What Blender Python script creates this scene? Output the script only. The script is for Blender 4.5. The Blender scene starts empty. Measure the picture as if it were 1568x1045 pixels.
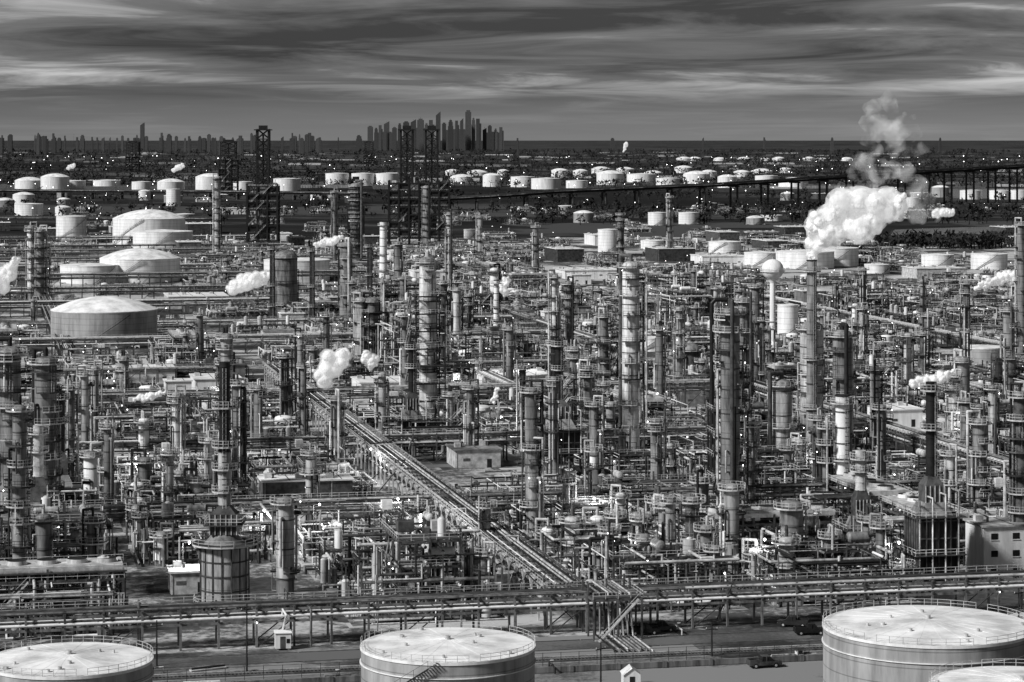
import bpy, math, random
from math import sin, cos, pi, radians, sqrt
R = random.Random(11)
H = 85.0; F = 3800.0; HZ = 212.0
ROT = radians(12.2)
P0 = (10.0, 428.0)
E1 = (cos(ROT), sin(ROT)); E2 = (-sin(ROT), cos(ROT))
def gp(px, y):            # image pixel -> ground position through the camera model
    Y = F*H/(y-HZ); return ((px-784)*Y/F, Y)
def ab(a, b): return (P0[0]+a*E1[0]+b*E2[0], P0[1]+a*E1[1]+b*E2[1])
scene = bpy.context.scene
# ------------------------------------------------------------ materials
MATS = {}
ORDER = []
def newmat(name, lo, hi, rough=0.7, metal=0.0, scale=0.6, streak=False, seams=0.0, patch=None, varia=0.0, emis=None):
    m = bpy.data.materials.new(name); m.use_nodes = True
    nt = m.node_tree; N = nt.nodes; L = nt.links
    b = N['Principled BSDF']
    b.inputs['Roughness'].default_value = rough; b.inputs['Metallic'].default_value = metal
    b.inputs['Specular IOR Level'].default_value = 0.3
    geo = N.new('ShaderNodeNewGeometry')
    mp = N.new('ShaderNodeMapping'); L.new(geo.outputs['Position'], mp.inputs['Vector'])
    mp.inputs['Scale'].default_value = (1, 1, 0.15) if streak else (1, 1, 1)
    n = N.new('ShaderNodeTexNoise'); n.inputs['Scale'].default_value = scale
    n.inputs['Detail'].default_value = 6; n.inputs['Roughness'].default_value = 0.65
    L.new(mp.outputs[0], n.inputs['Vector'])
    r = N.new('ShaderNodeValToRGB')
    r.color_ramp.elements[0].position = 0.34; r.color_ramp.elements[0].color = (lo, lo, lo, 1)
    r.color_ramp.elements[1].position = 0.62; r.color_ramp.elements[1].color = (hi, hi, hi, 1)
    L.new(n.outputs['Fac'], r.inputs['Fac'])
    out = r.outputs['Color']
    if patch:
        v = N.new('ShaderNodeTexNoise'); v.inputs['Scale'].default_value = patch; v.inputs['Detail'].default_value = 3
        L.new(geo.outputs['Position'], v.inputs['Vector'])
        r2 = N.new('ShaderNodeValToRGB'); r2.color_ramp.elements[0].position = 0.44; r2.color_ramp.elements[0].color = (.2, .2, .2, 1)
        r2.color_ramp.elements[1].position = 0.6
        L.new(v.outputs['Fac'], r2.inputs['Fac'])
        mx = N.new('ShaderNodeMixRGB'); mx.blend_type = 'MULTIPLY'; mx.inputs[0].default_value = 1
        L.new(out, mx.inputs[1]); L.new(r2.outputs['Color'], mx.inputs[2]); out = mx.outputs[0]
    if seams:
        sp = N.new('ShaderNodeSeparateXYZ'); L.new(geo.outputs['Position'], sp.inputs[0])
        d = N.new('ShaderNodeMath'); d.operation = 'DIVIDE'; d.inputs[1].default_value = seams; L.new(sp.outputs['Z'], d.inputs[0])
        fr = N.new('ShaderNodeMath'); fr.operation = 'FRACT'; L.new(d.outputs[0], fr.inputs[0])
        lt = N.new('ShaderNodeMath'); lt.operation = 'LESS_THAN'; lt.inputs[1].default_value = 0.07; L.new(fr.outputs[0], lt.inputs[0])
        mx = N.new('ShaderNodeMixRGB'); mx.blend_type = 'MULTIPLY'; L.new(lt.outputs[0], mx.inputs[0])
        L.new(out, mx.inputs[1]); mx.inputs[2].default_value = (.6, .6, .6, 1); out = mx.outputs[0]
    if varia:
        oi = N.new('ShaderNodeObjectInfo')
        mr = N.new('ShaderNodeMapRange'); mr.inputs[3].default_value = 1-varia; mr.inputs[4].default_value = 1+varia*0.3
        L.new(oi.outputs['Random'], mr.inputs[0])
        mx = N.new('ShaderNodeMixRGB'); mx.blend_type = 'MULTIPLY'; mx.inputs[0].default_value = 1
        L.new(out, mx.inputs[1]); L.new(mr.outputs[0], mx.inputs[2]); out = mx.outputs[0]
    L.new(out, b.inputs['Base Color'])
    if emis:
        b.inputs['Emission Color'].default_value = (1, 1, 1, 1); b.inputs['Emission Strength'].default_value = emis
        m.cycles.emission_sampling = 'NONE'
    MATS[name] = m; ORDER.append(name)
    return m
newmat('steel_dark', .006, .022)
newmat('steel_mid', .03, .12, 0.6, varia=.5)
newmat('steel_light', .26, .6, 0.55)
newmat('insulation', .2, .72, 0.42, 0.0, 0.7, True, 2.4, varia=.4)
newmat('insulation_grey', .07, .3, 0.5, 0.0, 0.7, True, 2.4, varia=.35)
newmat('white_paint', .62, .86, 0.5, streak=True)
newmat('black_paint', .006, .016, 0.5)
newmat('concrete', .16, .46, 0.9, patch=.06)
newmat('grating', .02, .07)
newmat('lamp_glow', .8, .9, emis=7)
newmat('glass_dark', .01, .02, 0.1)
newmat('tank_white', .62, .86, 0.55, 0, 0.35, True, 2.4)
newmat('tank_roof', .5, .9, 0.7, 0, 0.16)
newmat('tank_grey', .2, .4, 0.6, 0, 0.35, True, 2.4)
newmat('foliage', .006, .028, 0.9, 0, .3)
newmat('pipe_white', .62, .87, 0.4)
MI = {k: i for i, k in enumerate(ORDER)}

class MB:
    def __init__(s): s.v = []; s.f = []; s.m = []; s.s = []
    def box(s, x0, y0, z0, x1, y1, z1, mat):
        o = len(s.v)
        s.v += [(x0,y0,z0),(x1,y0,z0),(x1,y1,z0),(x0,y1,z0),(x0,y0,z1),(x1,y0,z1),(x1,y1,z1),(x0,y1,z1)]
        s.f += [(o,o+3,o+2,o+1),(o+4,o+5,o+6,o+7),(o,o+1,o+5,o+4),(o+1,o+2,o+6,o+5),(o+2,o+3,o+7,o+6),(o+3,o,o+4,o+7)]
        k = MI[mat]; s.m += [k]*6; s.s += [False]*6
    def cbox(s, x, y, z0, w, d, h, mat): s.box(x-w/2, y-d/2, z0, x+w/2, y+d/2, z0+h, mat)
    def quad(s, pts, mat):
        o = len(s.v); s.v += pts; s.f.append(tuple(range(o, o+len(pts)))); s.m.append(MI[mat]); s.s.append(False)
    def cyl(s, p0, p1, r0, mat, n=8, r1=None, caps=True, capmat=None):
        if r1 is None: r1 = r0
        dx, dy, dz = p1[0]-p0[0], p1[1]-p0[1], p1[2]-p0[2]
        l = sqrt(dx*dx+dy*dy+dz*dz) or 1e-6; dx/=l; dy/=l; dz/=l
        if abs(dz) > .95: ax = (1,0,0)
        else: ax = (0,0,1)
        ux, uy, uz = ax[1]*dz-ax[2]*dy, ax[2]*dx-ax[0]*dz, ax[0]*dy-ax[1]*dx
        q = sqrt(ux*ux+uy*uy+uz*uz); ux/=q; uy/=q; uz/=q
        wx, wy, wz = dy*uz-dz*uy, dz*ux-dx*uz, dx*uy-dy*ux
        o = len(s.v); k = MI[mat]
        c = [(cos(2*pi*(i+.5)/n), sin(2*pi*(i+.5)/n)) for i in range(n)]
        A = [(p0[0]+r0*(a*ux+b*wx), p0[1]+r0*(a*uy+b*wy), p0[2]+r0*(a*uz+b*wz)) for a, b in c]
        B = [(p1[0]+r1*(a*ux+b*wx), p1[1]+r1*(a*uy+b*wy), p1[2]+r1*(a*uz+b*wz)) for a, b in c]
        s.v += A+B
        for i in range(n):
            j = (i+1) % n; s.f.append((o+i, o+j, o+n+j, o+n+i))
        s.m += [k]*n; s.s += [n > 4]*n
        if caps:
            o = len(s.v); s.v += A+B; kk = MI[capmat] if capmat else k
            s.f += [tuple(range(o+n-1, o-1, -1)), tuple(range(o+n, o+2*n))]; s.m += [kk, kk]; s.s += [False]*2
    def beam(s, p0, p1, w, mat): s.cyl(p0, p1, w*.7, mat, 4, caps=False)
    def vc(s, x, y, z0, z1, r, mat, n=12, r1=None, caps=True): s.cyl((x,y,z0),(x,y,z1), r, mat, n, r1, caps)
    def dome(s, x, y, z, r, h, mat, n=16, rings=4):
        o = len(s.v); k = MI[mat]
        for j in range(rings):
            t = j/rings*pi/2; rr = r*cos(t); zz = z+h*sin(t)
            for i in range(n): s.v.append((x+rr*cos(2*pi*(i+.5)/n), y+rr*sin(2*pi*(i+.5)/n), zz))
        s.v.append((x, y, z+h))
        for j in range(rings-1):
            for i in range(n):
                i2 = (i+1) % n; s.f.append((o+j*n+i, o+j*n+i2, o+(j+1)*n+i2, o+(j+1)*n+i)); s.m.append(k); s.s.append(True)
        a = o+(rings-1)*n; t = o+rings*n
        for i in range(n): s.f.append((a+i, a+(i+1)%n, t)); s.m.append(k); s.s.append(True)
    def cap(s, x, y, z, r, h, mat, n=40, rings=6):   # shallow spherical cap (tank dome roof)
        o = len(s.v); k = MI[mat]
        for j in range(rings):
            q = 1-j/rings
            for i in range(n): s.v.append((x+r*q*cos(2*pi*(i+.5)/n), y+r*q*sin(2*pi*(i+.5)/n), z+h*(1-q*q)))
        s.v.append((x, y, z+h))
        for j in range(rings-1):
            for i in range(n):
                i2 = (i+1) % n; s.f.append((o+j*n+i, o+j*n+i2, o+(j+1)*n+i2, o+(j+1)*n+i)); s.m.append(k); s.s.append(True)
        a = o+(rings-1)*n; t = o+rings*n
        for i in range(n): s.f.append((a+i, a+(i+1)%n, t)); s.m.append(k); s.s.append(True)
    def ball(s, x, y, z, r, mat, n=12, rings=8, fz=1):
        o = len(s.v); k = MI[mat]
        for j in range(1, rings):
            t = -pi/2+pi*j/rings
            for i in range(n): s.v.append((x+r*cos(t)*cos(2*pi*i/n), y+r*cos(t)*sin(2*pi*i/n), z+fz*r*sin(t)))
        for j in range(rings-2):
            for i in range(n):
                i2 = (i+1) % n; s.f.append((o+j*n+i, o+j*n+i2, o+(j+1)*n+i2, o+(j+1)*n+i)); s.m.append(k); s.s.append(True)
        b = len(s.v); s.v += [(x, y, z-fz*r), (x, y, z+fz*r)]
        for i in range(n):
            s.f.append((o+(i+1)%n, o+i, b)); s.f.append((o+(rings-2)*n+i, o+(rings-2)*n+(i+1)%n, b+1)); s.m += [k,k]; s.s += [True]*2
    def octa(s, x, y, z, r, mat='lamp_glow', p=1.0):
        if R.random() < p: s.ball(x, y, z, r, mat, 5, 4)
    def obj(s, name, loc=(0,0,0), rot=0.0):
        me = s.mesh(name); return place(me, name, loc, rot)
    def mesh(s, name):
        me = bpy.data.meshes.new(name); me.from_pydata(s.v, [], s.f)
        used = sorted(set(s.m)); mp = {k: i for i, k in enumerate(used)}
        for k in used: me.materials.append(MATS[ORDER[k]])
        me.polygons.foreach_set('material_index', [mp[k] for k in s.m])
        me.polygons.foreach_set('use_smooth', s.s); me.update(); return me
def place(me, name, loc, rot=0.0):
    o = bpy.data.objects.new(name, me); scene.collection.objects.link(o)
    o.location = loc if len(loc) == 3 else (loc[0], loc[1], 0); o.rotation_euler = (0, 0, rot); return o

# ------------------------------------------------------------ parts
PIPEM = ['insulation', 'steel_light', 'insulation', 'insulation_grey', 'insulation_grey', 'steel_mid', 'pipe_white', 'steel_dark', 'steel_dark']
def pm(): return R.choice(PIPEM)
def poly(mb, pts, r, mat, n=6):
    for a, b in zip(pts[:-1], pts[1:]): mb.cyl(a, b, r, mat, n, caps=False)
    for p in pts[1:-1]: mb.ball(p[0], p[1], p[2], r*1.02, mat, 6, 4)
def rail(mb, x0, y0, x1, y1, z, mat='steel_light'):
    l = max(abs(x1-x0), abs(y1-y0)); n = max(1, int(l/2))
    for i in range(n+1):
        t = i/n; mb.cbox(x0+(x1-x0)*t, y0+(y1-y0)*t, z, .09, .09, 1.1, mat)
    for zz in (z+.55, z+1.1):
        mb.box(min(x0,x1)-.04, min(y0,y1)-.04, zz, max(x0,x1)+.04, max(y0,y1)+.04, zz+.08, mat)
def ring(mb, x, y, z, ri, ro, a0, a1, rl='steel_light'):
    n = max(3, int((a1-a0)/(pi/8)))
    for i in range(n):
        t0 = a0+(a1-a0)*i/n; t1 = a0+(a1-a0)*(i+1)/n
        c0, s0, c1, s1 = cos(t0), sin(t0), cos(t1), sin(t1)
        for zz, fl in ((z, 1), (z-.25, 0)):
            q = [(x+ri*c0,y+ri*s0,zz),(x+ro*c0,y+ro*s0,zz),(x+ro*c1,y+ro*s1,zz),(x+ri*c1,y+ri*s1,zz)]
            mb.quad(q if fl else q[::-1], 'grating')
        mb.quad([(x+ro*c0,y+ro*s0,z-.25),(x+ro*c1,y+ro*s1,z-.25),(x+ro*c1,y+ro*s1,z+.05),(x+ro*c0,y+ro*s0,z+.05)], rl)
        mb.cbox(x+ro*c0, y+ro*s0, z, .08, .08, 1.1, rl)
        for h in (.55, 1.1): mb.beam((x+ro*c0,y+ro*s0,z+h),(x+ro*c1,y+ro*s1,z+h), .07, rl)
def ladder(mb, x, y, z0, z1, a, r):
    cx, cy = x+(r+.35)*cos(a), y+(r+.35)*sin(a)
    tx, ty = -sin(a)*.3, cos(a)*.3
    for s in (-1, 1): mb.beam((cx+s*tx, cy+s*ty, z0), (cx+s*tx, cy+s*ty, z1), .07, 'steel_light')
    z = z0+2.2
    while z < z1:
        mb.cyl((cx+.3*cos(a), cy+.3*sin(a), z), (cx+.3*cos(a), cy+.3*sin(a), z+.12), .42, 'steel_mid', 6, caps=False); z += 1.0
def tower(mb, x, y, h, r, mat='insulation', dense=1.0, loop=True, z0=0, step=None):
    n = 20 if r > 1.2 else 12
    sk = min(4, h*.15)
    mb.vc(x, y, z0, z0+sk, r*.98, 'insulation_grey', n)
    top = z0+h-r*.55
    if step and h > 20:
        zm = z0+h*step
        mb.vc(x, y, z0+sk, zm, r, mat, n, caps=False); mb.vc(x, y, zm, zm+r*.8, r, mat, n, r*.72, caps=False)
        r2 = r*.72; mb.vc(x, y, zm+r*.8, top, r2, mat, n, caps=False)
    else:
        mb.vc(x, y, z0+sk, top, r, mat, n, caps=False); r2 = r; zm = 1e9
    mb.dome(x, y, top, r2, r*.55, 'insulation_grey' if R.random() < .6 else mat, n)
    z = z0+sk
    while z < top:
        rr = r if z < zm else r2
        mb.vc(x, y, z, z+.25, rr*1.03+.03, 'steel_mid', n, caps=False); z += R.uniform(4, 7)
    z = z0+R.uniform(3, 6); pa = R.uniform(0, 6.28); prev = z0
    while z < top-1:
        rr = r if z < zm else r2
        a0 = pa+R.uniform(-1, 1); span = R.uniform(2.0, 5.2)
        ring(mb, x, y, z, rr, rr+R.uniform(1.0, 1.6), a0, a0+span, R.choice(['steel_light','steel_mid','steel_dark']))
        ladder(mb, x, y, prev, z+1.2, a0+span*.5, rr)
        for k in range(R.randint(0, 3)):
            aa = a0+R.uniform(0, span); mb.cyl((x+rr*.9*cos(aa), y+rr*.9*sin(aa), z+.8), (x+(rr+.7)*cos(aa), y+(rr+.7)*sin(aa), z+.8), .3, 'steel_mid', 8)
        for k in range(R.randint(0, 2)):   # side pipe with bends between decks
            aa = R.uniform(0, 6.28); q = rr+R.uniform(.5, 1.1); l2 = R.uniform(2, 7)
            poly(mb, [(x+rr*.8*cos(aa), y+rr*.8*sin(aa), z+.5), (x+q*cos(aa), y+q*sin(aa), z+.5), (x+q*cos(aa), y+q*sin(aa), max(.3, z-l2)), (x+rr*.8*cos(aa+.3), y+rr*.8*sin(aa+.3), max(.3, z-l2))], R.uniform(.1, .22), pm())
        mb.octa(x+(rr+1.2)*cos(a0), y+(rr+1.2)*sin(a0), z+2.1, .14, p=.12)
        prev = z; z += R.uniform(3.5, 7)/dense
    ring(mb, x, y, top-.2, r2, r2+1.2, 0, 2*pi)
    for k in range(R.randint(2, 5)):
        aa = R.uniform(0, 6.28); q = R.uniform(.15, .35); px, py = x+(r+q+.35)*cos(aa), y+(r+q+.35)*sin(aa)
        za, zb = z0+R.uniform(.0, .3)*h, z0+R.uniform(.5, .95)*h
        poly(mb, [(px, py, za), (px, py, zb), (x, y, zb)], q, pm())
    if loop:
        aa = R.uniform(0, 6.28); q = max(.25, r*.22); px, py = x+(r+q+.8)*cos(aa), y+(r+q+.8)*sin(aa)
        poly(mb, [(x, y, top), (x, y, z0+h+1.4), (px, py, z0+h+1.4), (px, py, z0+2)], q, R.choice(['insulation','steel_mid','steel_dark','steel_light']), 8)
def drum(mb, x, y, z, l, r, ax, mat=None):
    mat = mat or R.choice(['insulation','white_paint','insulation_grey','steel_light'])
    d = (1,0) if ax == 0 else (0,1)
    a = (x-d[0]*l/2, y-d[1]*l/2, z+r); b = (x+d[0]*l/2, y+d[1]*l/2, z+r)
    mb.cyl(a, b, r, mat, 14, caps=False)
    for p, s in ((a,-1),(b,1)):
        q = (p[0]+d[0]*s*r*.3, p[1]+d[1]*s*r*.3, p[2]); e = (p[0]+d[0]*s*r*.5, p[1]+d[1]*s*r*.5, p[2])
        mb.cyl(p, q, r, mat, 14, r*.8, caps=False); mb.cyl(q, e, r*.8, mat, 14, r*.3)
    for t in (-.3, .3):
        mb.cbox(x+d[0]*l*t, y+d[1]*l*t, z-1.0, .4 if ax==0 else r*1.5, r*1.5 if ax==0 else .4, 1.0+r*.5, 'concrete')
    for t in (-.2, .25):
        px, py = x+d[0]*l*t, y+d[1]*l*t; mb.vc(px, py, z+2*r-.1, z+2*r+R.uniform(.5, 3), .18, pm(), 6)
def pump(mb, x, y):
    mb.cbox(x, y, 0, 2.4, 1.2, .4, 'concrete'); mb.cyl((x-1,y,.9),(x+.1,y,.9), .4, R.choice(['steel_mid','steel_light','white_paint']), 8)
    mb.cyl((x+.2,y,.8),(x+.8,y,.8), .35, 'steel_dark', 8); mb.vc(x+.5, y, 1, 3, .13, pm(), 6)
def frame(mb, x0, y0, nx, ny, bx, by, nl, lh, equip=True, cw=.38, mat='steel_mid', brace=.5):
    X1, Y1 = x0+nx*bx, y0+ny*by
    for i in range(nx+1):
        for j in range(ny+1):
            mb.cbox(x0+i*bx, y0+j*by, 0, cw, cw, nl*lh+R.choice([0,0,2]), mat)
    for l in range(1, nl+1):
        z = l*lh
        for j in range(ny+1): mb.box(x0+cw/2, y0+j*by-.13, z-.45, X1-cw/2, y0+j*by+.13, z-.02, mat)
        for i in range(nx+1): mb.box(x0+i*bx-.12, y0+cw/2, z-.43, x0+i*bx+.12, Y1-cw/2, z-.03, mat)
        for i in range(nx):
            for j in range(ny):
                cx, cy = x0+(i+.5)*bx, y0+(j+.5)*by
                if R.random() < .6: mb.box(x0+i*bx+.2, y0+j*by+.2, z, x0+(i+1)*bx-.2, y0+(j+1)*by-.2, z+.08, 'grating')
                if equip and R.random() < .6:
                    q = R.random()
                    if q < .4: drum(mb, cx, cy, z+.9, bx*.6, R.uniform(.6, 1.1), R.randint(0,1))
                    elif q < .7: mb.vc(cx, cy, z+.1, z+lh*.7, R.uniform(.6,1.3), R.choice(['insulation','white_paint','insulation_grey']), 12); mb.dome(cx, cy, z+lh*.7, .6, .4, 'steel_light', 12)
                    else: mb.cbox(cx, cy, z+.1, R.uniform(1.5,3.5), R.uniform(1.2,3), R.uniform(1,2.2), R.choice(['steel_light','steel_mid','white_paint']))
        for (a,b,c,d) in ((x0-.2,y0-.2,X1+.2,y0-.2),(x0-.2,Y1+.2,X1+.2,Y1+.2),(x0-.2,y0-.2,x0-.2,Y1+.2),(X1+.2,y0-.2,X1+.2,Y1+.2)):
            if R.random() < .75: rail(mb, a, b, c, d, z)
        for i in range(nx):
            if R.random() < brace:
                yy = y0 if R.random() < .7 else Y1
                if R.random() < .5: mb.beam((x0+i*bx,yy,z-lh),(x0+(i+1)*bx,yy,z-.4), .2, mat)
                else: mb.beam((x0+(i+1)*bx,yy,z-lh),(x0+i*bx,yy,z-.4), .2, mat)
        if R.random() < .8 and X1-x0 > lh:   # stair flight
            sx = x0+R.random()*max(0.1,(X1-x0-lh)); mb.beam((sx, y0-1.0, z-lh), (sx+lh, y0-1.0, z), .22, 'steel_light'); mb.beam((sx, y0-1.6, z-lh), (sx+lh, y0-1.6, z), .22, 'steel_light')
            mb.beam((sx, y0-1.6, z-lh+1), (sx+lh, y0-1.6, z+1), .08, 'steel_light')
        mb.octa(x0+R.random()*(X1-x0), y0-.5, z-.9, .16, p=.3)
def tangle(mb, n, x0, y0, x1, y1, zlo, zhi, rmax=.34):
    for _ in range(n):
        x, y, z = R.uniform(x0,x1), R.uniform(y0,y1), R.uniform(zlo,zhi)
        pts = [(x,y,z)]; ax = R.randint(0,2)
        for k in range(R.randint(1,4)):
            p = list(pts[-1])
            if ax == 0: p[0] = R.uniform(x0,x1)
            elif ax == 1: p[1] = R.uniform(y0,y1)
            else: p[2] = R.uniform(.3,zhi) if k else .2
            pts.append(tuple(p)); ax = R.choice([q for q in (0,1,2) if q != ax])
        r = rmax*R.uniform(.3,1)**1.5; m = pm()
        poly(mb, pts, r, m)
        for p in pts[:1]+pts[-1:]:
            if p[2] > 1 and R.random() < .5: mb.cbox(p[0], p[1], 0, .2, .2, p[2], 'steel_mid')
def lampposts(mb, n, S):
    for _ in range(n):
        x, y, h = R.uniform(-S,S), R.uniform(-S,S), R.uniform(5,10)
        mb.cbox(x, y, 0, .14, .14, h, 'steel_mid'); mb.octa(x, y, h+.15, .18, p=.4)
def clutter(mb, n, S):   # valves, skids, junction boxes, small uprights
    for _ in range(n):
        x, y = R.uniform(-S,S), R.uniform(-S,S); q = R.random()
        if q < .4: mb.vc(x, y, 0, R.uniform(1.5,6), R.uniform(.08,.4), pm(), 7)
        elif q < .75: mb.cbox(x, y, 0, R.uniform(.4,1.6), R.uniform(.4,1.6), R.uniform(.6,2.2), R.choice(['steel_light','steel_dark','steel_mid','white_paint','insulation_grey']))
        else:
            r = R.uniform(.4,.9); h = R.uniform(2,5); mb.vc(x, y, .5, h, r, R.choice(['insulation','insulation_grey','steel_mid']), 10, caps=False); mb.dome(x, y, h, r, r*.5, 'steel_light', 10, 3)
            for t in (0,2.1,4.2): mb.cbox(x+r*.8*cos(t), y+r*.8*sin(t), 0, .15, .15, .8, 'steel_dark')
def finfan(mb, x0, y0, z, lx, ly):
    x1, y1 = x0+lx, y0+ly
    mb.box(x0, y0, z, x1, y1, z+1.0, 'steel_light')
    n = int(lx/4.5); m = max(1, int(ly/4.5))
    for i in range(n):
        for j in range(m):
            cx, cy = x0+(i+.5)*lx/n, y0+(j+.5)*ly/m
            mb.cyl((cx,cy,z+1.0),(cx,cy,z+1.7), 1.9, 'insulation', 14, 1.75, True, 'steel_dark')
            mb.cbox(cx, cy, z-.8, 1, 1, .75, 'steel_dark')
    rail(mb, x0-.5, y0-.6, x1+.5, y0-.6, z+.2); rail(mb, x0-.5, y1+.6, x1+.5, y1+.6, z+.2)
    mb.box(x0-.6, y0-.8, z-.1, x1+.6, y0-.01, z+.1, 'grating')
def heater(mb, x, y, w=7.6, hr=11, stack=38, sm='black_paint', legs=2.0):
    m = 'steel_dark'
    for i in (-1,1):
        for j in (-1,1): mb.cbox(x+i*w*.45, y+j*w*.45, 0, .5, .5, legs, 'concrete')
    mb.cbox(x, y, legs, w, w, hr, m)
    for k in range(7):
        t = -w/2+w*k/6
        mb.cbox(x+t, y-w/2-.12, legs, .2, .22, hr, 'steel_mid'); mb.cbox(x-w/2-.12, y+t, legs, .22, .2, hr, 'steel_mid')
    for k in range(4): mb.cbox(x, y-w/2-.14, legs+.2+k*hr/3.3, w+.1, .16, .25, 'steel_mid')
    for zz in (legs+hr*.35, legs+hr):
        mb.cbox(x, y, zz, w+3, w+3, .15, 'grating'); q = w/2+1.4
        for a in ((-q,-q,q,-q),(-q,q,q,q),(-q,-q,-q,q),(q,-q,q,q)): rail(mb, x+a[0], y+a[1], x+a[2], y+a[3], zz+.15)
    z = legs+hr+.15
    mb.cyl((x,y,z),(x,y,z+2.4), w*.6, 'insulation_grey', 4, w*.4); 
    mb.cbox(x, y, z+2.4, w*.5, w*.5, 3.2, 'steel_mid')
    for k in range(5): mb.cbox(x-w*.25+w*.125*k, y-w*.25-.1, z+2.4, .15, .18, 3.2, 'steel_light')
    mb.cyl((x,y,z+5.6),(x,y,z+7.4), w*.35, 'steel_mid', 4, 1.3)
    zs = z+7.3
    for k in range(4):
        xx = x-w*.55+k*w*.35; poly(mb, [(xx, y-w/2-.8, 1), (xx, y-w/2-.8, z+3+k*.6), (xx, y-w*.2, z+3+k*.6)], .18, pm())
    mb.vc(x, y, zs, stack, 1.05, sm, 16); ring(mb, x, y, stack-1.5, 1.05, 2.1, 0, 2*pi); ring(mb, x, y, zs+(stack-zs)*.5, 1.05, 2.1, 0, 2*pi)
    ladder(mb, x, y, zs, stack, -1.2, 1.05)
    for k in range(5): mb.vc(x, y, zs+(stack-zs)*k/5, zs+(stack-zs)*k/5+.2, 1.14, sm, 16)
def pad(mb, S):
    mb.box(-S, -S, -.3, S, S, .07, 'concrete')

# ------------------------------------------------------------ unit library
def u_structure(nl):
    mb = MB(); pad(mb, 14)
    frame(mb, -11, -5, 3, 2, 6.8, 5.5, nl, 4.6, mat=R.choice(['steel_mid','steel_mid','steel_dark']))
    for k in range(3): tower(mb, -9+k*9, 10.5, R.uniform(8, 5+nl*4.6), R.uniform(.7,1.5), R.choice(['insulation','insulation_grey']))
    for k in range(5): pump(mb, -11+k*5, -11.5)
    tangle(mb, 90, -14,-13,14,13, 1, nl*4.6); tangle(mb, 50, -14,-14,14,14, .5, 6); clutter(mb, 40, 14)
    lampposts(mb, 3, 13); return mb.mesh('steel_process_structure')
def u_vessels(tall):
    mb = MB(); pad(mb, 14)
    for k in range(7):
        x = -11+(k%3)*10+R.uniform(-2,2); y = -9+(k//3)*9+R.uniform(-3,3)
        tower(mb, x, y, R.choice([6,7,9,11,13] + ([17,21,24] if tall else [])), R.uniform(.6,1.7), R.choice(['insulation','insulation_grey','white_paint','insulation_grey']))
    frame(mb, -10, -2, 3, 1, 6, 4, 2, 4, mat='steel_mid')
    tangle(mb, 100, -14,-14,14,14, 1, 9); tangle(mb, 60, -14,-14,14,14, .3, 4); clutter(mb, 40, 14)
    lampposts(mb, 4, 13); return mb.mesh('process_vessels')
def u_fan():
    mb = MB(); pad(mb, 14); frame(mb, -13, -5, 4, 1, 6.5, 9, 2, 4.2, equip=True)
    finfan(mb, -13, -4.6, 9.6, 26, 8.4)
    for k in range(4): mb.cbox(-13+k*8.6, -4.6, 8.4, .4, .4, 1.2, 'steel_mid'); mb.cbox(-13+k*8.6, 3.8, 8.4, .4, .4, 1.2, 'steel_mid')
    for k in range(5): drum(mb, -11+k*5.4, -10, 1.2, 5.5, R.uniform(.4,.8), 1)
    for k in range(4): drum(mb, -10+k*6, 9.5, 1.2, 6, R.uniform(.4,1.0), 1)
    tangle(mb, 100, -14,-14,14,14, .5, 8.5); clutter(mb, 30, 14); lampposts(mb, 4, 13); return mb.mesh('air_cooler_bank')
def u_yard():
    mb = MB(); pad(mb, 14.5)
    for k in range(7):
        drum(mb, -12+(k%4)*8, -8+(k//4)*15+R.uniform(-2,2), R.uniform(1.2,3.5), R.uniform(4,7), R.uniform(.4,1.1), R.choice([0,1]))
    for k in range(8): pump(mb, -12+(k%4)*7.5, -1+(k//4)*2.6)
    frame(mb, R.uniform(-10,2), -3, R.randint(1,2), 1, 6, 5, 2, 4)
    tangle(mb, 130, -14,-14,14,14, .3, 4.5, .28); tangle(mb, 30, -14,-14,14,14, 2, 8, .28); clutter(mb, 60, 14)
    lampposts(mb, 4, 13); return mb.mesh('pump_and_exchanger_yard')
def u_heater():
    mb = MB(); pad(mb, 14); heater(mb, -6, 0, 6.4, R.uniform(6,9), R.uniform(22,30), R.choice(['black_paint','insulation_grey','steel_light']), 2)
    tower(mb, 6, 6, 15, 1.2); drum(mb, 6, -6, 3, 7, 1.1, 0)
    frame(mb, 1, -2, 2, 1, 5.5, 5, 3, 4)
    tangle(mb, 100, -14,-14,14,14, .5, 9); clutter(mb, 40, 14); lampposts(mb, 4, 13); return mb.mesh('fired_heater_unit')
def u_manifold():
    mb = MB(); pad(mb, 14.5)
    for k in range(22):
        y = -13+k*1.2; r = R.uniform(.12,.3); a, b = sorted((R.uniform(-14,14), R.uniform(-14,14)))
        poly(mb, [(a-2,y,.2),(a-2,y,.9+r),(b+2,y,.9+r),(b+2,y,R.uniform(.2,3))], r, pm())
    for k in range(5): mb.box(-14, -13+k*6.5, .07, 14, -12.7+k*6.5, .6, 'concrete')
    tangle(mb, 110, -14,-14,14,14, 1, 5, .28); clutter(mb, 60, 14)
    frame(mb, -12, 3, 4, 1, 6, 4, 1, 5)
    if R.random() < .5: q=R.uniform(1.5,3); mb.vc(9, -8, 0, 5, q, 'white_paint', 20); mb.dome(9,-8,5,q,.7,'tank_roof',20)
    lampposts(mb, 4, 13); return mb.mesh('pipe_manifold')
LIB = {
 'steel_process_structure': [u_structure(n) for n in (2,3,3,4,5)],
 'process_vessels': [u_vessels(i>2) for i in range(6)],
 'air_cooler_bank': [u_fan() for _ in range(2)],
 'pump_and_exchanger_yard': [u_yard() for _ in range(5)],
 'fired_heater_unit': [u_heater() for _ in range(2)],
 'pipe_manifold': [u_manifold() for _ in range(4)],
}
CLEAR = []   # (x,y,r) footprints kept free
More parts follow.
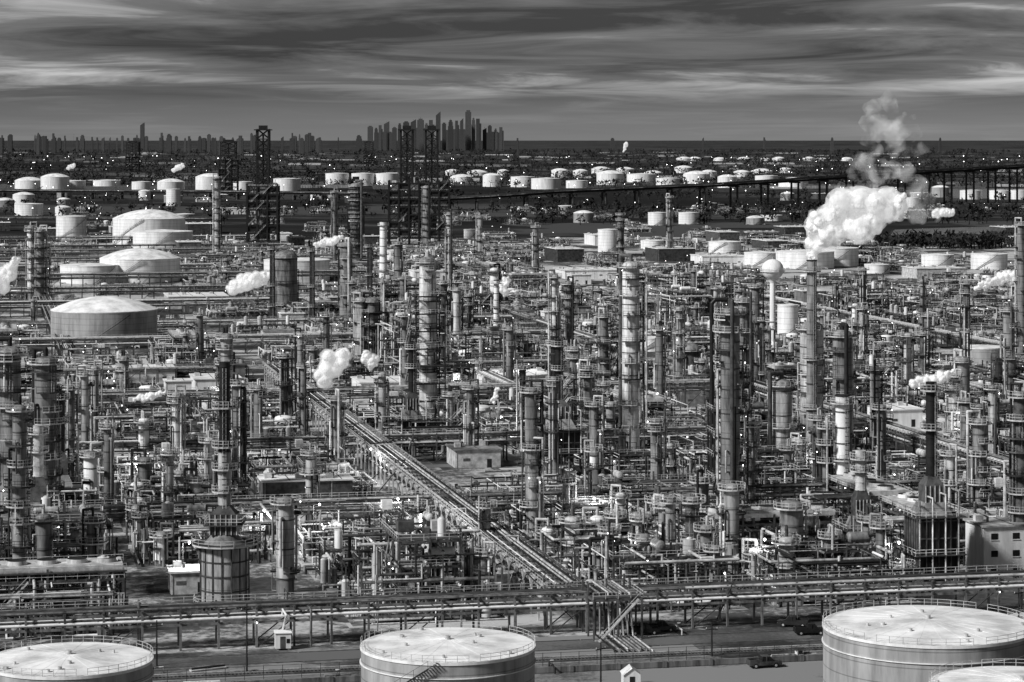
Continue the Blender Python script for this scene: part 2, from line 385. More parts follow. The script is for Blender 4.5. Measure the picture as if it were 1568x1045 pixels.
VIEW = []    # camera sight lines kept low or clear: (image x slope, half slope, depth)

# ------------------------------------------------------------ storage tanks
def tank(x, y, r, h, shell='tank_white', roof='cone', stair=None, det=False, name='storage_tank', rh=None):
    n = 96 if det else (40 if r > 8 else 24)
    mb = MB(); mb.vc(0, 0, 0, h, r, shell, n, caps=False)
    mb.vc(0, 0, h-.35, h+.06, r+.14, 'white_paint', n); mb.vc(0, 0, 0, .3, r+.35, 'concrete', n)
    rh = rh if rh is not None else (r*.24 if roof == 'dome' else r*.06)
    if roof == 'dome': mb.cap(0, 0, h+.07, r-.1, rh, 'tank_roof', n, 6)
    else: mb.vc(0, 0, h+.07, h+.07+rh, r-.1, 'tank_roof', n, .4)
    if det:
        mb.vc(0, 0, h*.8, h*.8+.12, r+.2, 'white_paint', n)
        for i in range(48):
            t = 2*pi*i/48; mb.cbox((r+.05)*cos(t), (r+.05)*sin(t), h+.06, .07, .07, 1.0, 'steel_light')
            t2 = 2*pi*(i+1)/48
            if i % 8 not in (6,) :
                for q in (.55, 1.05): mb.beam(((r+.05)*cos(t),(r+.05)*sin(t),h+q),((r+.05)*cos(t2),(r+.05)*sin(t2),h+q), .05, 'steel_light')
        for i in range(9):
            t = R.uniform(0, 6.28); q = r*R.uniform(.3, .93); zz = h+.07+rh*(1-q/r)
            mb.vc(q*cos(t), q*sin(t), zz-.1, zz+.4, R.uniform(.15,.35), 'steel_light', 10)
        mb.vc(0, 0, h+rh, h+rh+.6, .4, 'steel_light', 12)
        for i in range(24):
            t = 2*pi*i/24
            mb.beam((.6*cos(t), .6*sin(t), h+rh+.06), ((r-.3)*cos(t), (r-.3)*sin(t), h+.09), .03, 'tank_roof')
    if stair is not None or det:
        a0 = stair if stair is not None else R.uniform(0, 6.28); m = int(h/.22); da = .24/(r+.5)*1.4
        pr = None
        for i in range(m):
            t = a0+i*da; zz = .3+i*h/m
            mb.quad([((r+.1)*cos(t),(r+.1)*sin(t),zz),((r+1.0)*cos(t),(r+1.0)*sin(t),zz),((r+1.0)*cos(t+da),(r+1.0)*sin(t+da),zz),((r+.1)*cos(t+da),(r+.1)*sin(t+da),zz)], 'grating')
            if i % 6 == 0:
                p = ((r+1.0)*cos(t), (r+1.0)*sin(t), zz)
                mb.cbox(p[0], p[1], zz-.3, .06, .06, 1.3, 'steel_mid')
                if pr:
                    mb.beam((pr[0],pr[1],pr[2]+1), (p[0],p[1],p[2]+1), .05, 'steel_mid'); mb.beam((pr[0],pr[1],pr[2]-.15), (p[0],p[1],p[2]-.15), .22, 'steel_dark')
                pr = p
    for i in range(2):
        t = -pi/2+R.uniform(-1,1); poly(mb, [(r*cos(t),r*sin(t),.8),((r+3)*cos(t),(r+3)*sin(t),.8),((r+3)*cos(t),(r+3)*sin(t),.2)], .25, 'steel_light')
    mb.obj(name, (x, y, 0)); CLEAR.append((x, y, r+4))
def stank(px, yb, w, hpx, shell='tank_white', roof='cone', rh=None):
    Y = F*H/(yb-HZ); r = w/2*Y/F; x = (px-784)*Y/F; h = hpx*Y/F
    VIEW.append(((px-784)/F, (w/2+6)/F, Y))
    tank(x, Y+r, r, max(3,h), shell, roof, stair=R.uniform(3.6, 5) if Y < 2500 else None, rh=rh)
tank(-9.3, 360, 12.6, 11.5, 'tank_grey', 'cone', stair=3.3, det=True)
tank(-62.5, 350, 11.7, 11.5, 'tank_grey', 'cone', stair=0.2, det=True)
tank(61.5, 367, 15.4, 13, 'tank_grey', 'cone', stair=4.9, det=True)
tank(68.5, 333, 12.3, 11.5, 'tank_grey', 'cone', stair=2.2, det=True)
for t in [(220,376,112,40,'tank_white','dome'),(243,384,92,28,'tank_white','cone'),(105,370,46,38),(40,331,44,18),(264,316,22,26),
          (205,434,124,36,'tank_white','dome'),(146,535,165,56,'tank_grey','dome'),(130,436,92,28),
          (450,434,102,34),(1238,413,90,26),(1286,409,66,28),(1170,408,56,20),(1112,389,50,18),(932,392,32,40),(1008,346,30,20),(1056,344,32,18),
          (1000,383,36,14),(1208,514,32,46),(1440,411,50,20),(1520,414,56,24),(1000,540,40,22),(5,440,30,30),(870,396,26,14),(720,372,20,20),
          (1345,420,40,14),(600,400,34,16),(1510,560,70,26,'tank_grey'),(90,470,40,18)]:
    stank(*t)
for px in (40,78,112,157,212,262,320,372,437): stank(px+R.uniform(-4,4), 292+R.uniform(-3,4), R.choice([30,42,44,38]), R.choice([13,16,18,20]), 'tank_white', R.choice(['dome','dome','cone']))
for px in (515,555,592): stank(px, 285, 36, 19)
for px in range(700,1260,47): stank(px+R.uniform(-9,9), 286+R.uniform(-5,6), R.uniform(28,46), R.uniform(11,18), 'tank_white', R.choice(['dome','dome','cone']))
for px in range(690,1250,40):
    if R.random() < .75: stank(px+R.uniform(-12,12), 268+R.uniform(-3,4), R.uniform(18,34), R.uniform(6,10), 'tank_white', 'dome')
for px in range(1040,1300,32): stank(px+R.uniform(-8,8), 247, R.uniform(14,24), R.uniform(3,5), 'tank_white', 'dome')
for k in range(16): stank(R.choice([R.uniform(0,300), R.uniform(850,1560)]), R.uniform(300,345), R.uniform(18,34), R.uniform(9,16), R.choice(['tank_white','tank_grey']), R.choice(['dome','cone']))
for px in (1490,1535,1562): stank(px, 306, 34, 14)

# ------------------------------------------------------------ towers placed from image pixels
def stower(px, top, base, w, mat='insulation', dense=1.0, loop=True, step=None, name='distillation_column', fr=False):
    x, Y = gp(px, base); h = (base-top)*Y/F; r = w/2*Y/F
    mb = MB(); tower(mb, 0, 0, h, r, mat, dense, loop, step=step)
    if fr:
        s = r+1.8; frame(mb, -s, -s, 1, 1, 2*s, 2*s, int(h*.8/5), 5, equip=False, mat='steel_dark', brace=.9)
    mb.obj(name, (x, Y, 0), R.uniform(0, 6))
def sstack(px, top, base, w, mat='black_paint', name='smokestack', split=None):
    x, Y = gp(px, base); h = (base-top)*Y/F; r = w/2*Y/F
    mb = MB(); m2 = split or mat
    mb.vc(0,0,0,h*.45, r*1.25, m2, 16, r*1.05); mb.vc(0,0,h*.45,h, r*1.05, mat, 16, r)
    for k in range(1,4): ring(mb, 0,0,h*k/4+ (h*.2 if k==3 else 0), r, r+1.2, 0, 2*pi)
    for k in range(8): mb.vc(0,0,h*k/8,h*k/8+.25, r*1.3 if k<4 else r*1.12, 'steel_mid', 16)
    ladder(mb, 0,0,0,h,-1.3,r*1.2); mb.vc(0,0,h,h+.3,r*1.1,'steel_dark',16)
    mb.obj(name, (x, Y, 0))
G = 'insulation_grey'
for t in [(15,530,880,34,G,1.6),(70,545,840,34,G,1.6),(347,510,720,20),(362,590,745,16),(437,760,908,28,'insulation',.6,False),(145,560,680,13),(190,545,640,15,G),
          (130,570,720,12),(140,690,770,24,'white_paint'),(437,383,485,37,G,.8,False),(530,370,500,20,G,1.5),(552,455,560,18),(757,410,495,14,'white_paint',.7),
          (966,400,712,27,'insulation',.9,True),(950,326,430,9,G),(1118,470,840,30,G,1.8),(1140,455,640,20,G,1.3),(1055,525,600,36,'steel_mid',1,False),
          (1197,580,735,31,'insulation',.6),(1290,505,720,30,G,1.0),(1212,765,900,36,G,.8,False),(1472,545,650,26,G,1.2),(1480,430,590,11,G,.8),
          (1564,340,560,12,G,1.2),(1562,600,880,20,'steel_mid',1.4),(47,345,460,11,'white_paint'),(688,325,460,10,'insulation'),(653,284,380,12,G),
          (333,270,400,9,'insulation'),(512,292,400,8,G),(1027,762,900,16,'insulation',.5,False),(909,685,805,12,'white_paint'),(935,615,690,14),(1025,300,400,8,G),
          (1390,510,620,12),(1075,730,840,20,G),(1243,492,690,36,'insulation',.9,True),(1130,560,770,20,G,1.6),(515,605,730,18,G),(475,690,800,14),(849,420,600,12),
          (900,545,640,14,G),(870,430,560,14,G,1.6),(585,570,660,12),(220,640,720,16,'white_paint'),(270,600,720,14),(1340,560,690,16),(1545,470,640,18,G),
          (320,670,790,16),(700,440,540,12),(610,370,480,12,G),(1005,640,760,18,G),(1175,500,600,12),(780,500,600,12,G),(735,330,400,8),(820,345,420,9,G),(545,280,400,18,'steel_mid',2),
          (1320,470,560,9),(1420,480,570,10,G),(95,700,800,18),(395,590,700,14,G),(260,690,810,12,G),(1455,690,800,16),(745,770,870,14),(690,600,690,14,G),(1040,470,620,11),(1095,500,650,12,G),
          (30,620,930,22,G,1.5),(108,590,790,13,G,1.4),(1500,640,800,22,G,1.4),(1520,590,720,14),(1350,620,770,15,G),(1150,640,830,14,G,1.3),(1265,650,800,12,G),(720,590,710,12,G),
          (800,560,690,11,'steel_mid'),(620,480,620,10,G),(680,430,590,10,'steel_mid',1.4),(500,480,600,10,G),(460,510,640,10),(985,420,690,4,'black_paint',.5),(1010,500,640,12,G,1.4),(165,650,790,12,G),
          (640,770,860,12),(560,800,880,14,G),(980,790,900,14,G),(1060,760,890,22,'steel_mid',1.2,False),(1120,740,870,24,G,1.2,False),(1240,780,890,16,G),(1350,800,900,14)]:
    stower(*t)
stower(655, 393, 665, 26, 'insulation', 1.6, fr=True)
stower(1112, 560, 800, 22, 'insulation', 1.5, fr=True)
stower(880, 530, 690, 16, G, 1.5, fr=True)
stower(62, 350, 470, 12, G, 1.5, fr=True)
stower(570, 455, 560, 20, G, 1.5, fr=True)
stower(925, 480, 620, 14, G, 1.5, fr=True)
stower(900, 560, 700, 14, G, 1.5, fr=True)
sstack(1243, 400, 700, 15, 'insulation_grey'); sstack(1290, 607, 800, 21, 'white_paint'); sstack(417,375,500,8); sstack(478,378,500,8)
sstack(566,373,470,8); sstack(587,340,440,11,'white_paint'); sstack(849,517,720,12); sstack(1085,600,700,9,'steel_light'); sstack(760,430,510,8,'white_paint')
x, Y = gp(1090, 780); hh = (780-465)*Y/F
mb = MB(); poly(mb, [(0,0,0),(0,0,hh),(.8,0,hh+.9),(3.6,0,hh+.9),(4.4,0,hh),(4.4,0,hh-8)], .5, 'black_paint', 10)
for k in range(6): mb.box(.5,-.1,5+k*7,4,.1,5.2+k*7,'steel_mid')
mb.obj('overhead_vapour_pipe', (x, Y, 0))
def sheater(px, base, w, hr, top, mat):
    x, Y = gp(px, base); mb = MB(); heater(mb, 0, 0, w*Y/F, hr, (base-top)*Y/F, mat, 2)
    mb.obj('fired_heater', (x, Y, 0), ROT); CLEAR.append((x, Y, 9))
sheater(1426, 892, 60, 11, 585, 'black_paint'); sheater(856, 722, 54, 9, 520, 'black_paint'); sheater(1318, 880, 46, 7, 690, 'steel_light')
x, Y = gp(344, 940); mb = MB(); r = 4.3
for k in range(8): mb.cbox(r*.85*cos(k*pi/4), r*.85*sin(k*pi/4), 0, .4, .4, 1.8, 'concrete')
mb.vc(0,0,1.8,12.6,r,'insulation',32)
for k in range(5): mb.vc(0,0,1.8+k*2.6,2.05+k*2.6,r+.12,'steel_mid',32)
for k in range(16): mb.cbox((r+.05)*cos(k*pi/8),(r+.05)*sin(k*pi/8),1.8,.22,.22,10.8,'steel_mid')
ring(mb,0,0,12.7,0.2,r+1.6,0,2*pi); ring(mb,0,0,2.2,r,r+1.3,2.5,5.2)
mb.vc(0,0,12.7,14.4,r*.85,'insulation_grey',24,r*.5); mb.cbox(0,0,14.4,5,4.4,3.6,'steel_mid'); mb.cyl((0,0,18),(0,0,19.5),3.2,'steel_mid',4,1.2)
for k in range(6): mb.cbox(-2.4+k*.96,-2.3,14.4,.15,.15,3.6,'steel_light')
for q in ((-3.4,-3,3.4,-3),(-3.4,3,3.4,3),(-3.4,-3,-3.4,3),(3.4,-3,3.4,3)): rail(mb,*q,16.2)
mb.box(-3.4,-3,16.0,3.4,3,16.15,'grating')
mb.vc(0,0,19.5,29,1.2,'insulation',16); mb.vc(0,0,29,45,1.0,'black_paint',16); ladder(mb,0,0,19,44,-1.5,1.2)
for zz in (22,26,30,37): ring(mb,0,0,zz,1.1,2.3,0,2*pi)
for k in range(9): mb.vc(0,0,29+k*1.9,29.2+k*1.9,1.12,'steel_dark',16)
mb.obj('cylindrical_furnace', (x,Y,0)); CLEAR.append((x,Y,9))
def coker(px, base, top, w, wtop, ytop2, n=1, dxs=(0,)):
    x, Y = gp(px, base); k = Y/F; hl = (base-ytop2)*k; ht = (base-top)*k; W = w*k; wt = wtop*k; D = 16
    mb = MB(); nb = max(2, int(W/7)); nl = int(hl/6); m = 'black_paint'
    frame(mb, -W/2, -D/2, nb, 2, W/nb, D/2, nl, hl/nl, cw=1.3, mat=m, brace=1)
    for l in range(nl):
        z=l*hl/nl; mb.box(-W/2,-D/2-.5,z+hl/nl-1.1,W/2,-D/2-.14,z+hl/nl-.5,m)
        for i in range(nb):
            if (i+l)%2: mb.beam((-W/2+i*W/nb,-D/2-.2,z),(-W/2+(i+1)*W/nb,-D/2-.2,z+hl/nl),.6,m)
            if R.random()<.4: mb.box(-W/2+i*W/nb+.3,-D/2+.6,z+1,-W/2+(i+1)*W/nb-.3,-D/2+.9,z+hl/nl-1,'steel_dark')
    for d in dxs:
        dx = d*k; mb.vc(dx, 0, hl*.25, hl*.8, min(4, W*.2), 'insulation_grey', 20); mb.vc(dx,0,hl*.12,hl*.25,1.2,'insulation_grey',20,min(4,W*.2))
        nn = int((ht-hl)/6.5); lh = (ht-hl)/nn; s = wt/2
        for a in (-s, s):
            for b in (-s, s): mb.cbox(dx+a, b, hl, 1.3, 1.3, ht-hl, m)
        for l in range(nn):
            z = hl+l*lh; z1 = z+lh
            for b in (-s, s):
                mb.beam((dx-s,b,z),(dx+s,b,z1),.6,m); mb.beam((dx+s,b,z),(dx-s,b,z1),.6,m); mb.box(dx-s,b-.3,z1-.8,dx+s,b+.3,z1,m)
                mb.beam((dx+b,-s,z),(dx+b,s,z1),.6,m); mb.box(dx+b-.3,-s,z1-.78,dx+b+.3,s,z1-.02,m)
        mb.cbox(dx,0,ht-1,wt+4,wt+4,.8,m); mb.cbox(dx,0,ht-.2,wt*.7,wt*.7,3,m)
        mb.vc(dx,0,hl,ht-3,.7,m,6)
    mb.obj('coke_drum_derrick', (x,Y,0)); VIEW.append(((px-784)/F,(w/2)/F,Y)); CLEAR.append((x,Y,W/2))
coker(403, 380, 198, 46, 18, 285); coker(642, 375, 198, 92, 18, 280, 2, (-19, 19)); coker(350, 300, 217, 28, 22, 245)
coker(545, 372, 276, 22, 14, 320); coker(203, 262, 218, 20, 16, 240); coker(565, 255, 218, 16, 12, 238)
x, Y = gp(1183, 532); mb = MB()
mb.vc(0,0,0,2.5,2.6,'white_paint',20,1.3); mb.vc(0,0,2.5,26,1.25,'white_paint',20,1.1); mb.vc(0,0,26,29,1.1,'white_paint',20,2.4)
mb.ball(0,0,31.6,4.5,'white_paint',28,18,.95); ring(mb,0,0,31.0,4.4,5.0,0,2*pi,'white_paint'); mb.vc(0,0,35.8,36.6,.3,'steel_light',8); ladder(mb,0,0,0,27,-1.2,1.3)
mb.obj('water_tower', (x,Y,0)); VIEW.append(((1183-784)/F,14/F,Y))

# ------------------------------------------------------------ pipe racks
def rack(a0, b0, L, along, levels=(5,7), w=6, dens=1.0, truss=False, name='pipe_rack', steel='steel_mid'):
    mb = MB(); n = int(L/6.2)
    for i in range(n+1):
        x = i*L/n
        for s in (-1,1): mb.cbox(x, s*w/2, 0, .36, .36, levels[-1]+.5, steel)
        for z in levels: mb.box(x-.16, -w/2-.7, z-.35, x+.16, w/2+.7, z, 'steel_mid')
        if i < n and i % 4 == 0:
            for s in (-1,1): mb.beam((x,s*w/2,0),(x+L/n,s*w/2,levels[0]),.18,'steel_mid')
        if truss and i < n:
            for s in (-1,1):
                mb.beam((x,s*w/2,levels[0]),(x+L/n/2,s*w/2,levels[-1]),.14,steel); mb.beam((x+L/n/2,s*w/2,levels[-1]),(x+L/n,s*w/2,levels[0]),.14,steel)
        mb.octa(x, -w/2-.4, levels[0]-.6, .13, p=.12)
    for z in levels:
        for s in (-1,1): mb.box(0, s*w/2-.12, z-.75, L, s*w/2+.12, z-.36, steel)
        y = -w/2-.3
        while y < w/2+.3:
            r = R.uniform(.09,.3); y += r+.06
            x = 0
            while x < L:
                l = R.uniform(30, L); mat = R.choice(['insulation','pipe_white','steel_light','insulation_grey','insulation_grey','steel_mid','steel_dark']); x2 = min(L, x+l)
                mb.cyl((x,y,z+r),(x2,y,z+r), r, mat, 7, caps=False)
                if R.random() < .6:
                    q = R.uniform(x,x2); poly(mb, [(q,y,z+r),(q,y,z+1.4),(q,y+R.choice([-1,1])*R.uniform(2,6),z+1.4),(q,y+R.choice([-1,1])*w*.8,.2)], r*.7, mat)
                x = x2
            y += r+.06+R.uniform(.05,.5)/dens
    rail(mb, 0, w/2+.7, L, w/2+.7, levels[-1]); 
    X, Y = ab(a0, b0); mb.obj(name, (X, Y, 0), ROT+(pi/2 if along == 2 else 0))
rack(-130, 0, 290, 1, (4.8,6.8), 4.6, truss=True, steel='insulation_grey')
rack(0, 4, 430, 2, (5,7.4), 6.4, 1.0, truss=True, steel='steel_light')
ROWB = []; b = 26; 
while b < 1560:
    for k in range(3): ROWB.append(b); b += 33
    b += 13
for i, bb in enumerate([26+3*33*(k+1)+13*k-10 for k in range(14)]):
    L = 2*(0.206*(428+bb)+50); cx = -bb*.21
    rack(cx-L/2, bb, L, 1, R.choice([(5,7),(6,8),(5,)]), R.choice([4,6]))
for aa, b0, L in ((-148,30,420),(142,20,420),(142,480,600),(-296,300,700),(290,380,700),(-66,540,500),(70,300,400)):
    rack(aa, b0, L, 2, R.choice([(5,7),(5,)]), 5)

# ------------------------------------------------------------ buildings / sheds
def building(px, base, wpx, h, d, roof='tank_roof', wall='steel_light', fl=1, name='process_building', rot=ROT, ws=3.0):
    x, Y = gp(px, base); w = wpx*Y/F; mb = MB()
    mb.box(-w/2,-d/2,0,w/2,d/2,h,wall); mb.box(-w/2-.4,-d/2-.4,h,w/2+.4,d/2+.4,h+.35,roof)
    for f in range(fl):
        z = .9+f*h/fl; n = max(2,int(w/ws))
        for k in range(n):
            cx = -w/2+(k+.5)*w/n
            if f == 0 and k % 4 == 1: mb.box(cx-.6,-d/2-.05,.02,cx+.6,-d/2-.003,2.2,'steel_dark')
            elif ws > 4:
                mb.box(cx-.9,-d/2-.06,1.8,cx+.9,-d/2-.003,2.5,'steel_mid'); mb.box(cx-w/n*.45,-d/2-.1,0,cx-w/n*.45+.15,-d/2-.003,h-.01,'steel_light')
            else:
                mb.box(cx-.7,-d/2-.06,z,cx+.7,-d/2-.003,z+1.2,'glass_dark'); mb.box(cx-.85,-d/2-.12,z-.15,cx+.85,-d/2-.061,z-.02,'white_paint')
    for k in range(int(w/7)+1):
        cx = -w/2+1.5+k*7
        if cx < w/2-1: mb.cbox(cx, R.uniform(-d/4,d/4), h+.35, 1.6,1.4,1.1,'steel_light'); mb.vc(cx+1.2,0,h+.35,h+1.4,.25,'steel_mid',8)
    for k in range(1,int(w/6)+1): mb.box(-w/2+k*6-.08,-d/2-.35,h+.351,-w/2+k*6+.08,d/2+.35,h+.45,'steel_mid')
    mb.obj(name,(x,Y,0),rot); CLEAR.append((x,Y,max(w,d)/2-2)); VIEW.append(((px-784)/F,(wpx/2+2)/F,Y))
building(468, 775, 136, 6.3, 9, 'tank_roof','steel_mid',1,ws=5); building(590,605,90,5,20,'tank_roof','white_paint',ws=6); building(785,592,110,4.5,22,'tank_roof','white_paint',ws=6)
building(725,712,70,4.5,12,'concrete','steel_light',ws=5); building(1525,880,70,10,9,'concrete','white_paint',3,'control_building'); building(290,905,60,4,7,'tank_roof','steel_light',ws=5)
building(1430,425,80,6,25,ws=8); building(660,430,60,6,22,'tank_roof','white_paint',ws=8); building(900,425,90,5,30,'tank_roof','white_paint',ws=8); building(300,470,90,6,30,ws=8)
building(1100,405,70,6,28,'tank_roof','white_paint',ws=8); building(330,600,70,5,18,'tank_roof','white_paint',ws=6); 
building(1370,650,60,5,15,'tank_roof','white_paint',ws=6); building(220,585,90,5,16,'tank_roof','white_paint',ws=6); building(1060,620,50,5,14,ws=6)
for k in range(24):
    building(R.uniform(0,1568), R.uniform(300,400), R.uniform(20,60), R.uniform(5,9), R.uniform(20,40), 'tank_roof', R.choice(['white_paint','steel_light','steel_mid']), 1, 'warehouse', ws=9)
for k in range(18):
    building(R.uniform(0,1568), R.uniform(410,640), R.uniform(20,50), R.uniform(3.5,6), R.uniform(7,14), R.choice(['tank_roof','concrete']), R.choice(['white_paint','steel_light','insulation_grey']), 1, 'equipment_shelter', ws=6)
x,Y = gp(433,994); mb=MB(); mb.cbox(0,0,.3,2.6,2.4,2.5,'white_paint'); mb.cbox(0,0,2.8,2.9,2.7,.15,'tank_roof'); mb.box(-.5,-1.25,.35,.35,-1.203,2.3,'steel_mid'); mb.box(.55,-1.25,1.2,1.1,-1.203,1.9,'glass_dark'); mb.cbox(-.9,0,0,.3,2.2,.3,'concrete'); mb.cbox(.9,0,0,.3,2.2,.3,'concrete'); mb.obj('portable_office',(x,Y,0),.15)
x,Y = gp(966,1052); mb=MB(); mb.cbox(0,0,0,2.6,3,2.2,'white_paint')
mb.quad([(-1.5,-1.7,2.1),(0,-1.7,3.2),(0,1.7,3.2),(-1.5,1.7,2.1)][::-1],'tank_roof'); mb.quad([(1.5,-1.7,2.1),(1.5,1.7,2.1),(0,1.7,3.2),(0,-1.7,3.2)],'tank_roof')
mb.quad([(-1.3,-1.5,2.2),(1.3,-1.5,2.2),(0,-1.5,3.12)],'white_paint'); mb.box(-.4,-1.55,.05,.4,-1.503,1.9,'steel_dark'); mb.obj('garden_shed',(x,Y,0),.1)
def pickup(x, y, rot, mat='white_paint'):
    mb = MB()
    mb.box(-2.7,-.95,.45,2.7,.95,1.05,mat); mb.box(-2.65,-.93,1.05,-.6,-.83,1.35,mat); mb.box(-2.65,.83,1.05,-.6,.93,1.35,mat); mb.box(-2.68,-.82,1.05,-2.58,.82,1.35,mat)
    o=len(mb.v); mb.v += [(-.6,-.9,1.05),(1.5,-.9,1.05),(1.5,.9,1.05),(-.6,.9,1.05),(-.45,-.75,1.8),(.8,-.75,1.8),(.8,.75,1.8),(-.45,.75,1.8)]
    mb.f += [(o,o+1,o+5,o+4),(o+1,o+2,o+6,o+5),(o+2,o+3,o+7,o+6),(o+3,o,o+4,o+7)]; mb.m += [MI['glass_dark']]*4; mb.s += [False]*4
    mb.box(-.47,-.77,1.8,.82,.77,1.87,mat); mb.box(.1,-.93,1.05,.2,.93,1.8,mat); mb.box(2.7,-.9,.5,2.78,.9,.7,'steel_mid')
    for a in (-1.7,1.7):
        for s in (-1,1): mb.cyl((a,s*.72,.4),(a,s*1.0,.4),.4,'black_paint',14); mb.cyl((a,s*1.0,.4),(a,s*1.02,.4),.2,'steel_light',10)
    mb.obj('pickup_truck',(x,y,.03),rot)
for px,yy,rt,m in ((985,972,.2,'steel_dark'),(1215,960,2.9,'steel_dark'),(1010,968,.3,'steel_mid'),(1240,972,.1,'black_paint'),(1170,1022,.25,'steel_mid')):
    x,Y = gp(px,yy); pickup(x,Y,rt,m)
def upole(px, top, base, name='utility_pole'):
    x,Y = gp(px,base); h=(base-top)*Y/F; mb=MB(); mb.vc(0,0,0,h,.16,'steel_dark',8,.1); mb.box(-1,-.07,h-1,1,.07,h-.85,'steel_dark')
    for s in (-.9,0,.9): mb.vc(s,0,h-.85,h-.6,.07,'steel_light',6)
    mb.obj(name,(x,Y,0),R.uniform(0,1))
upole(378,925,1032); upole(920,985,1060); upole(1090,955,1005); upole(790,870,960); upole(1560,900,1000); upole(113,205,262); upole(240,950,1020)
def slamp(px, yy, h=9, e=2600):
    x,Y = gp(px,yy); mb=MB(); mb.vc(0,0,0,h,.1,'steel_mid',8,.07); mb.beam((0,0,h),(1.2,-.6,h+.3),.1,'steel_mid'); mb.octa(1.3,-.65,h+.2,.26)
    o = mb.obj('street_lamp',(x,Y,0)); l = bpy.data.lights.new('lamp_light','POINT'); l.energy=e; l.shadow_soft_size=.5
    lo = bpy.data.objects.new('lamp_light',l); scene.collection.objects.link(lo); lo.parent=o; lo.location=(1.3,-.65,h-.4)
for q in ((652,860),(280,905),(395,850),(600,830),(760,690),(1360,820),(1365,905),(480,840),(560,745),(690,620),(1000,650),(1250,760),(1480,700),(200,760),(80,880),(900,830),(1160,900),(1100,690),(330,640),(780,590),(1400,640),(930,900)):
    slamp(*q)

# ------------------------------------------------------------ steam plumes from image coordinates (pixel x, pixel y, chosen height)
def py_(y, z): return (H-z)*F/(y-HZ)
PL = [
 (372,446,14,[(-18,4,8),(-8,10,13),(8,14,14),(22,20,12),(38,24,8)]),
 (505,592,16,[(-6,5,10),(-8,20,17),(2,34,19),(14,42,15),(26,52,8)]),
 (566,562,18,[(0,0,7),(6,8,10),(-8,14,8),(-4,22,6)]),
 (5,440,14,[(-8,6,14),(2,20,16),(14,30,11),(20,42,6)]),
 (1495,444,16,[(0,2,4),(10,8,6),(26,14,8),(42,18,9),(58,22,10),(74,24,8)]),
 (1395,590,16,[(0,2,6),(14,6,9),(32,10,10),(50,13,8),(64,22,5)]),
 (205,612,15,[(0,0,4),(14,4,7),(30,5,7),(46,10,4)]),
 (484,376,14,[(0,0,5),(12,5,7),(26,8,7),(38,12,4)]),
 (775,450,16,[(0,0,5),(-4,12,8),(2,22,5)]),
 (755,615,18,[(0,0,4),(3,10,5),(6,20,4)]),
 (1440,330,30,[(-10,0,6),(4,6,9),(18,4,7)])]
for px,y,z,_ in PL: VIEW.append(((px-784)/F, 30/F, py_(y,z)))

# ------------------------------------------------------------ fill the process blocks
COLA = [22+33*k for k in range(4)]+[22+33*4+14+33*k for k in range(4)]+[22+33*8+30+33*k for k in range(8)]
COLA = COLA+[-c for c in COLA]
LOW = ['pump_and_exchanger_yard','pipe_manifold']
for b in ROWB:
    for a in COLA:
        X, Y = ab(a, b)
        if abs(X) > .2065*Y+26 or Y > 2000: continue
        if any((X-c[0])**2+(Y-c[1])**2 < (c[2]+8)**2 for c in CLEAR): continue
        px = 784+F*X/Y
        dens = 1.0 if Y < 1250 else .8
        if px < 320 and Y > 1050: dens = .3
        if R.random() > dens: continue
        low = False; skip = False
        for sl, hw, Yt in VIEW:
            if abs(X/Y-sl) < hw+11/Y and Y < Yt+5:
                if Y*1.06 > Yt: skip = True; break
                if Y*1.2 > Yt: low = True
        if skip: continue
        if Y < 470: kinds = ['steel_process_structure']*3+['pump_and_exchanger_yard']*2+['process_vessels']*3+['air_cooler_bank']
        elif Y < 900: kinds = ['steel_process_structure']*5+['pump_and_exchanger_yard']*2+['pipe_manifold']*1+['process_vessels']*5+['air_cooler_bank']*3+['fired_heater_unit']
        elif Y < 1250: kinds = ['steel_process_structure']*3+['pump_and_exchanger_yard']*4+['pipe_manifold']*3+['process_vessels']*4+['air_cooler_bank']*2
        else: kinds = ['pump_and_exchanger_yard']*4+['pipe_manifold']*4+['process_vessels']*2+['air_cooler_bank','steel_process_structure']
        if 380 < px < 720 and Y < 600: kinds = LOW*2+['steel_process_structure']
        if low: kinds = LOW
        k = R.choice(kinds); ms = LIB[k]
        if k == 'steel_process_structure':
            if Y < 520 or (380 < px < 720 and Y < 600): ms = ms[:3]
            if Y > 1000: ms = ms[:4]
            if Y > 1250: ms = ms[:2]
        if k == 'process_vessels' and (Y > 1100 or Y < 500): ms = ms[:3]
        place(R.choice(ms), k, (X, Y, 0), ROT+R.randint(0,3)*pi/2)
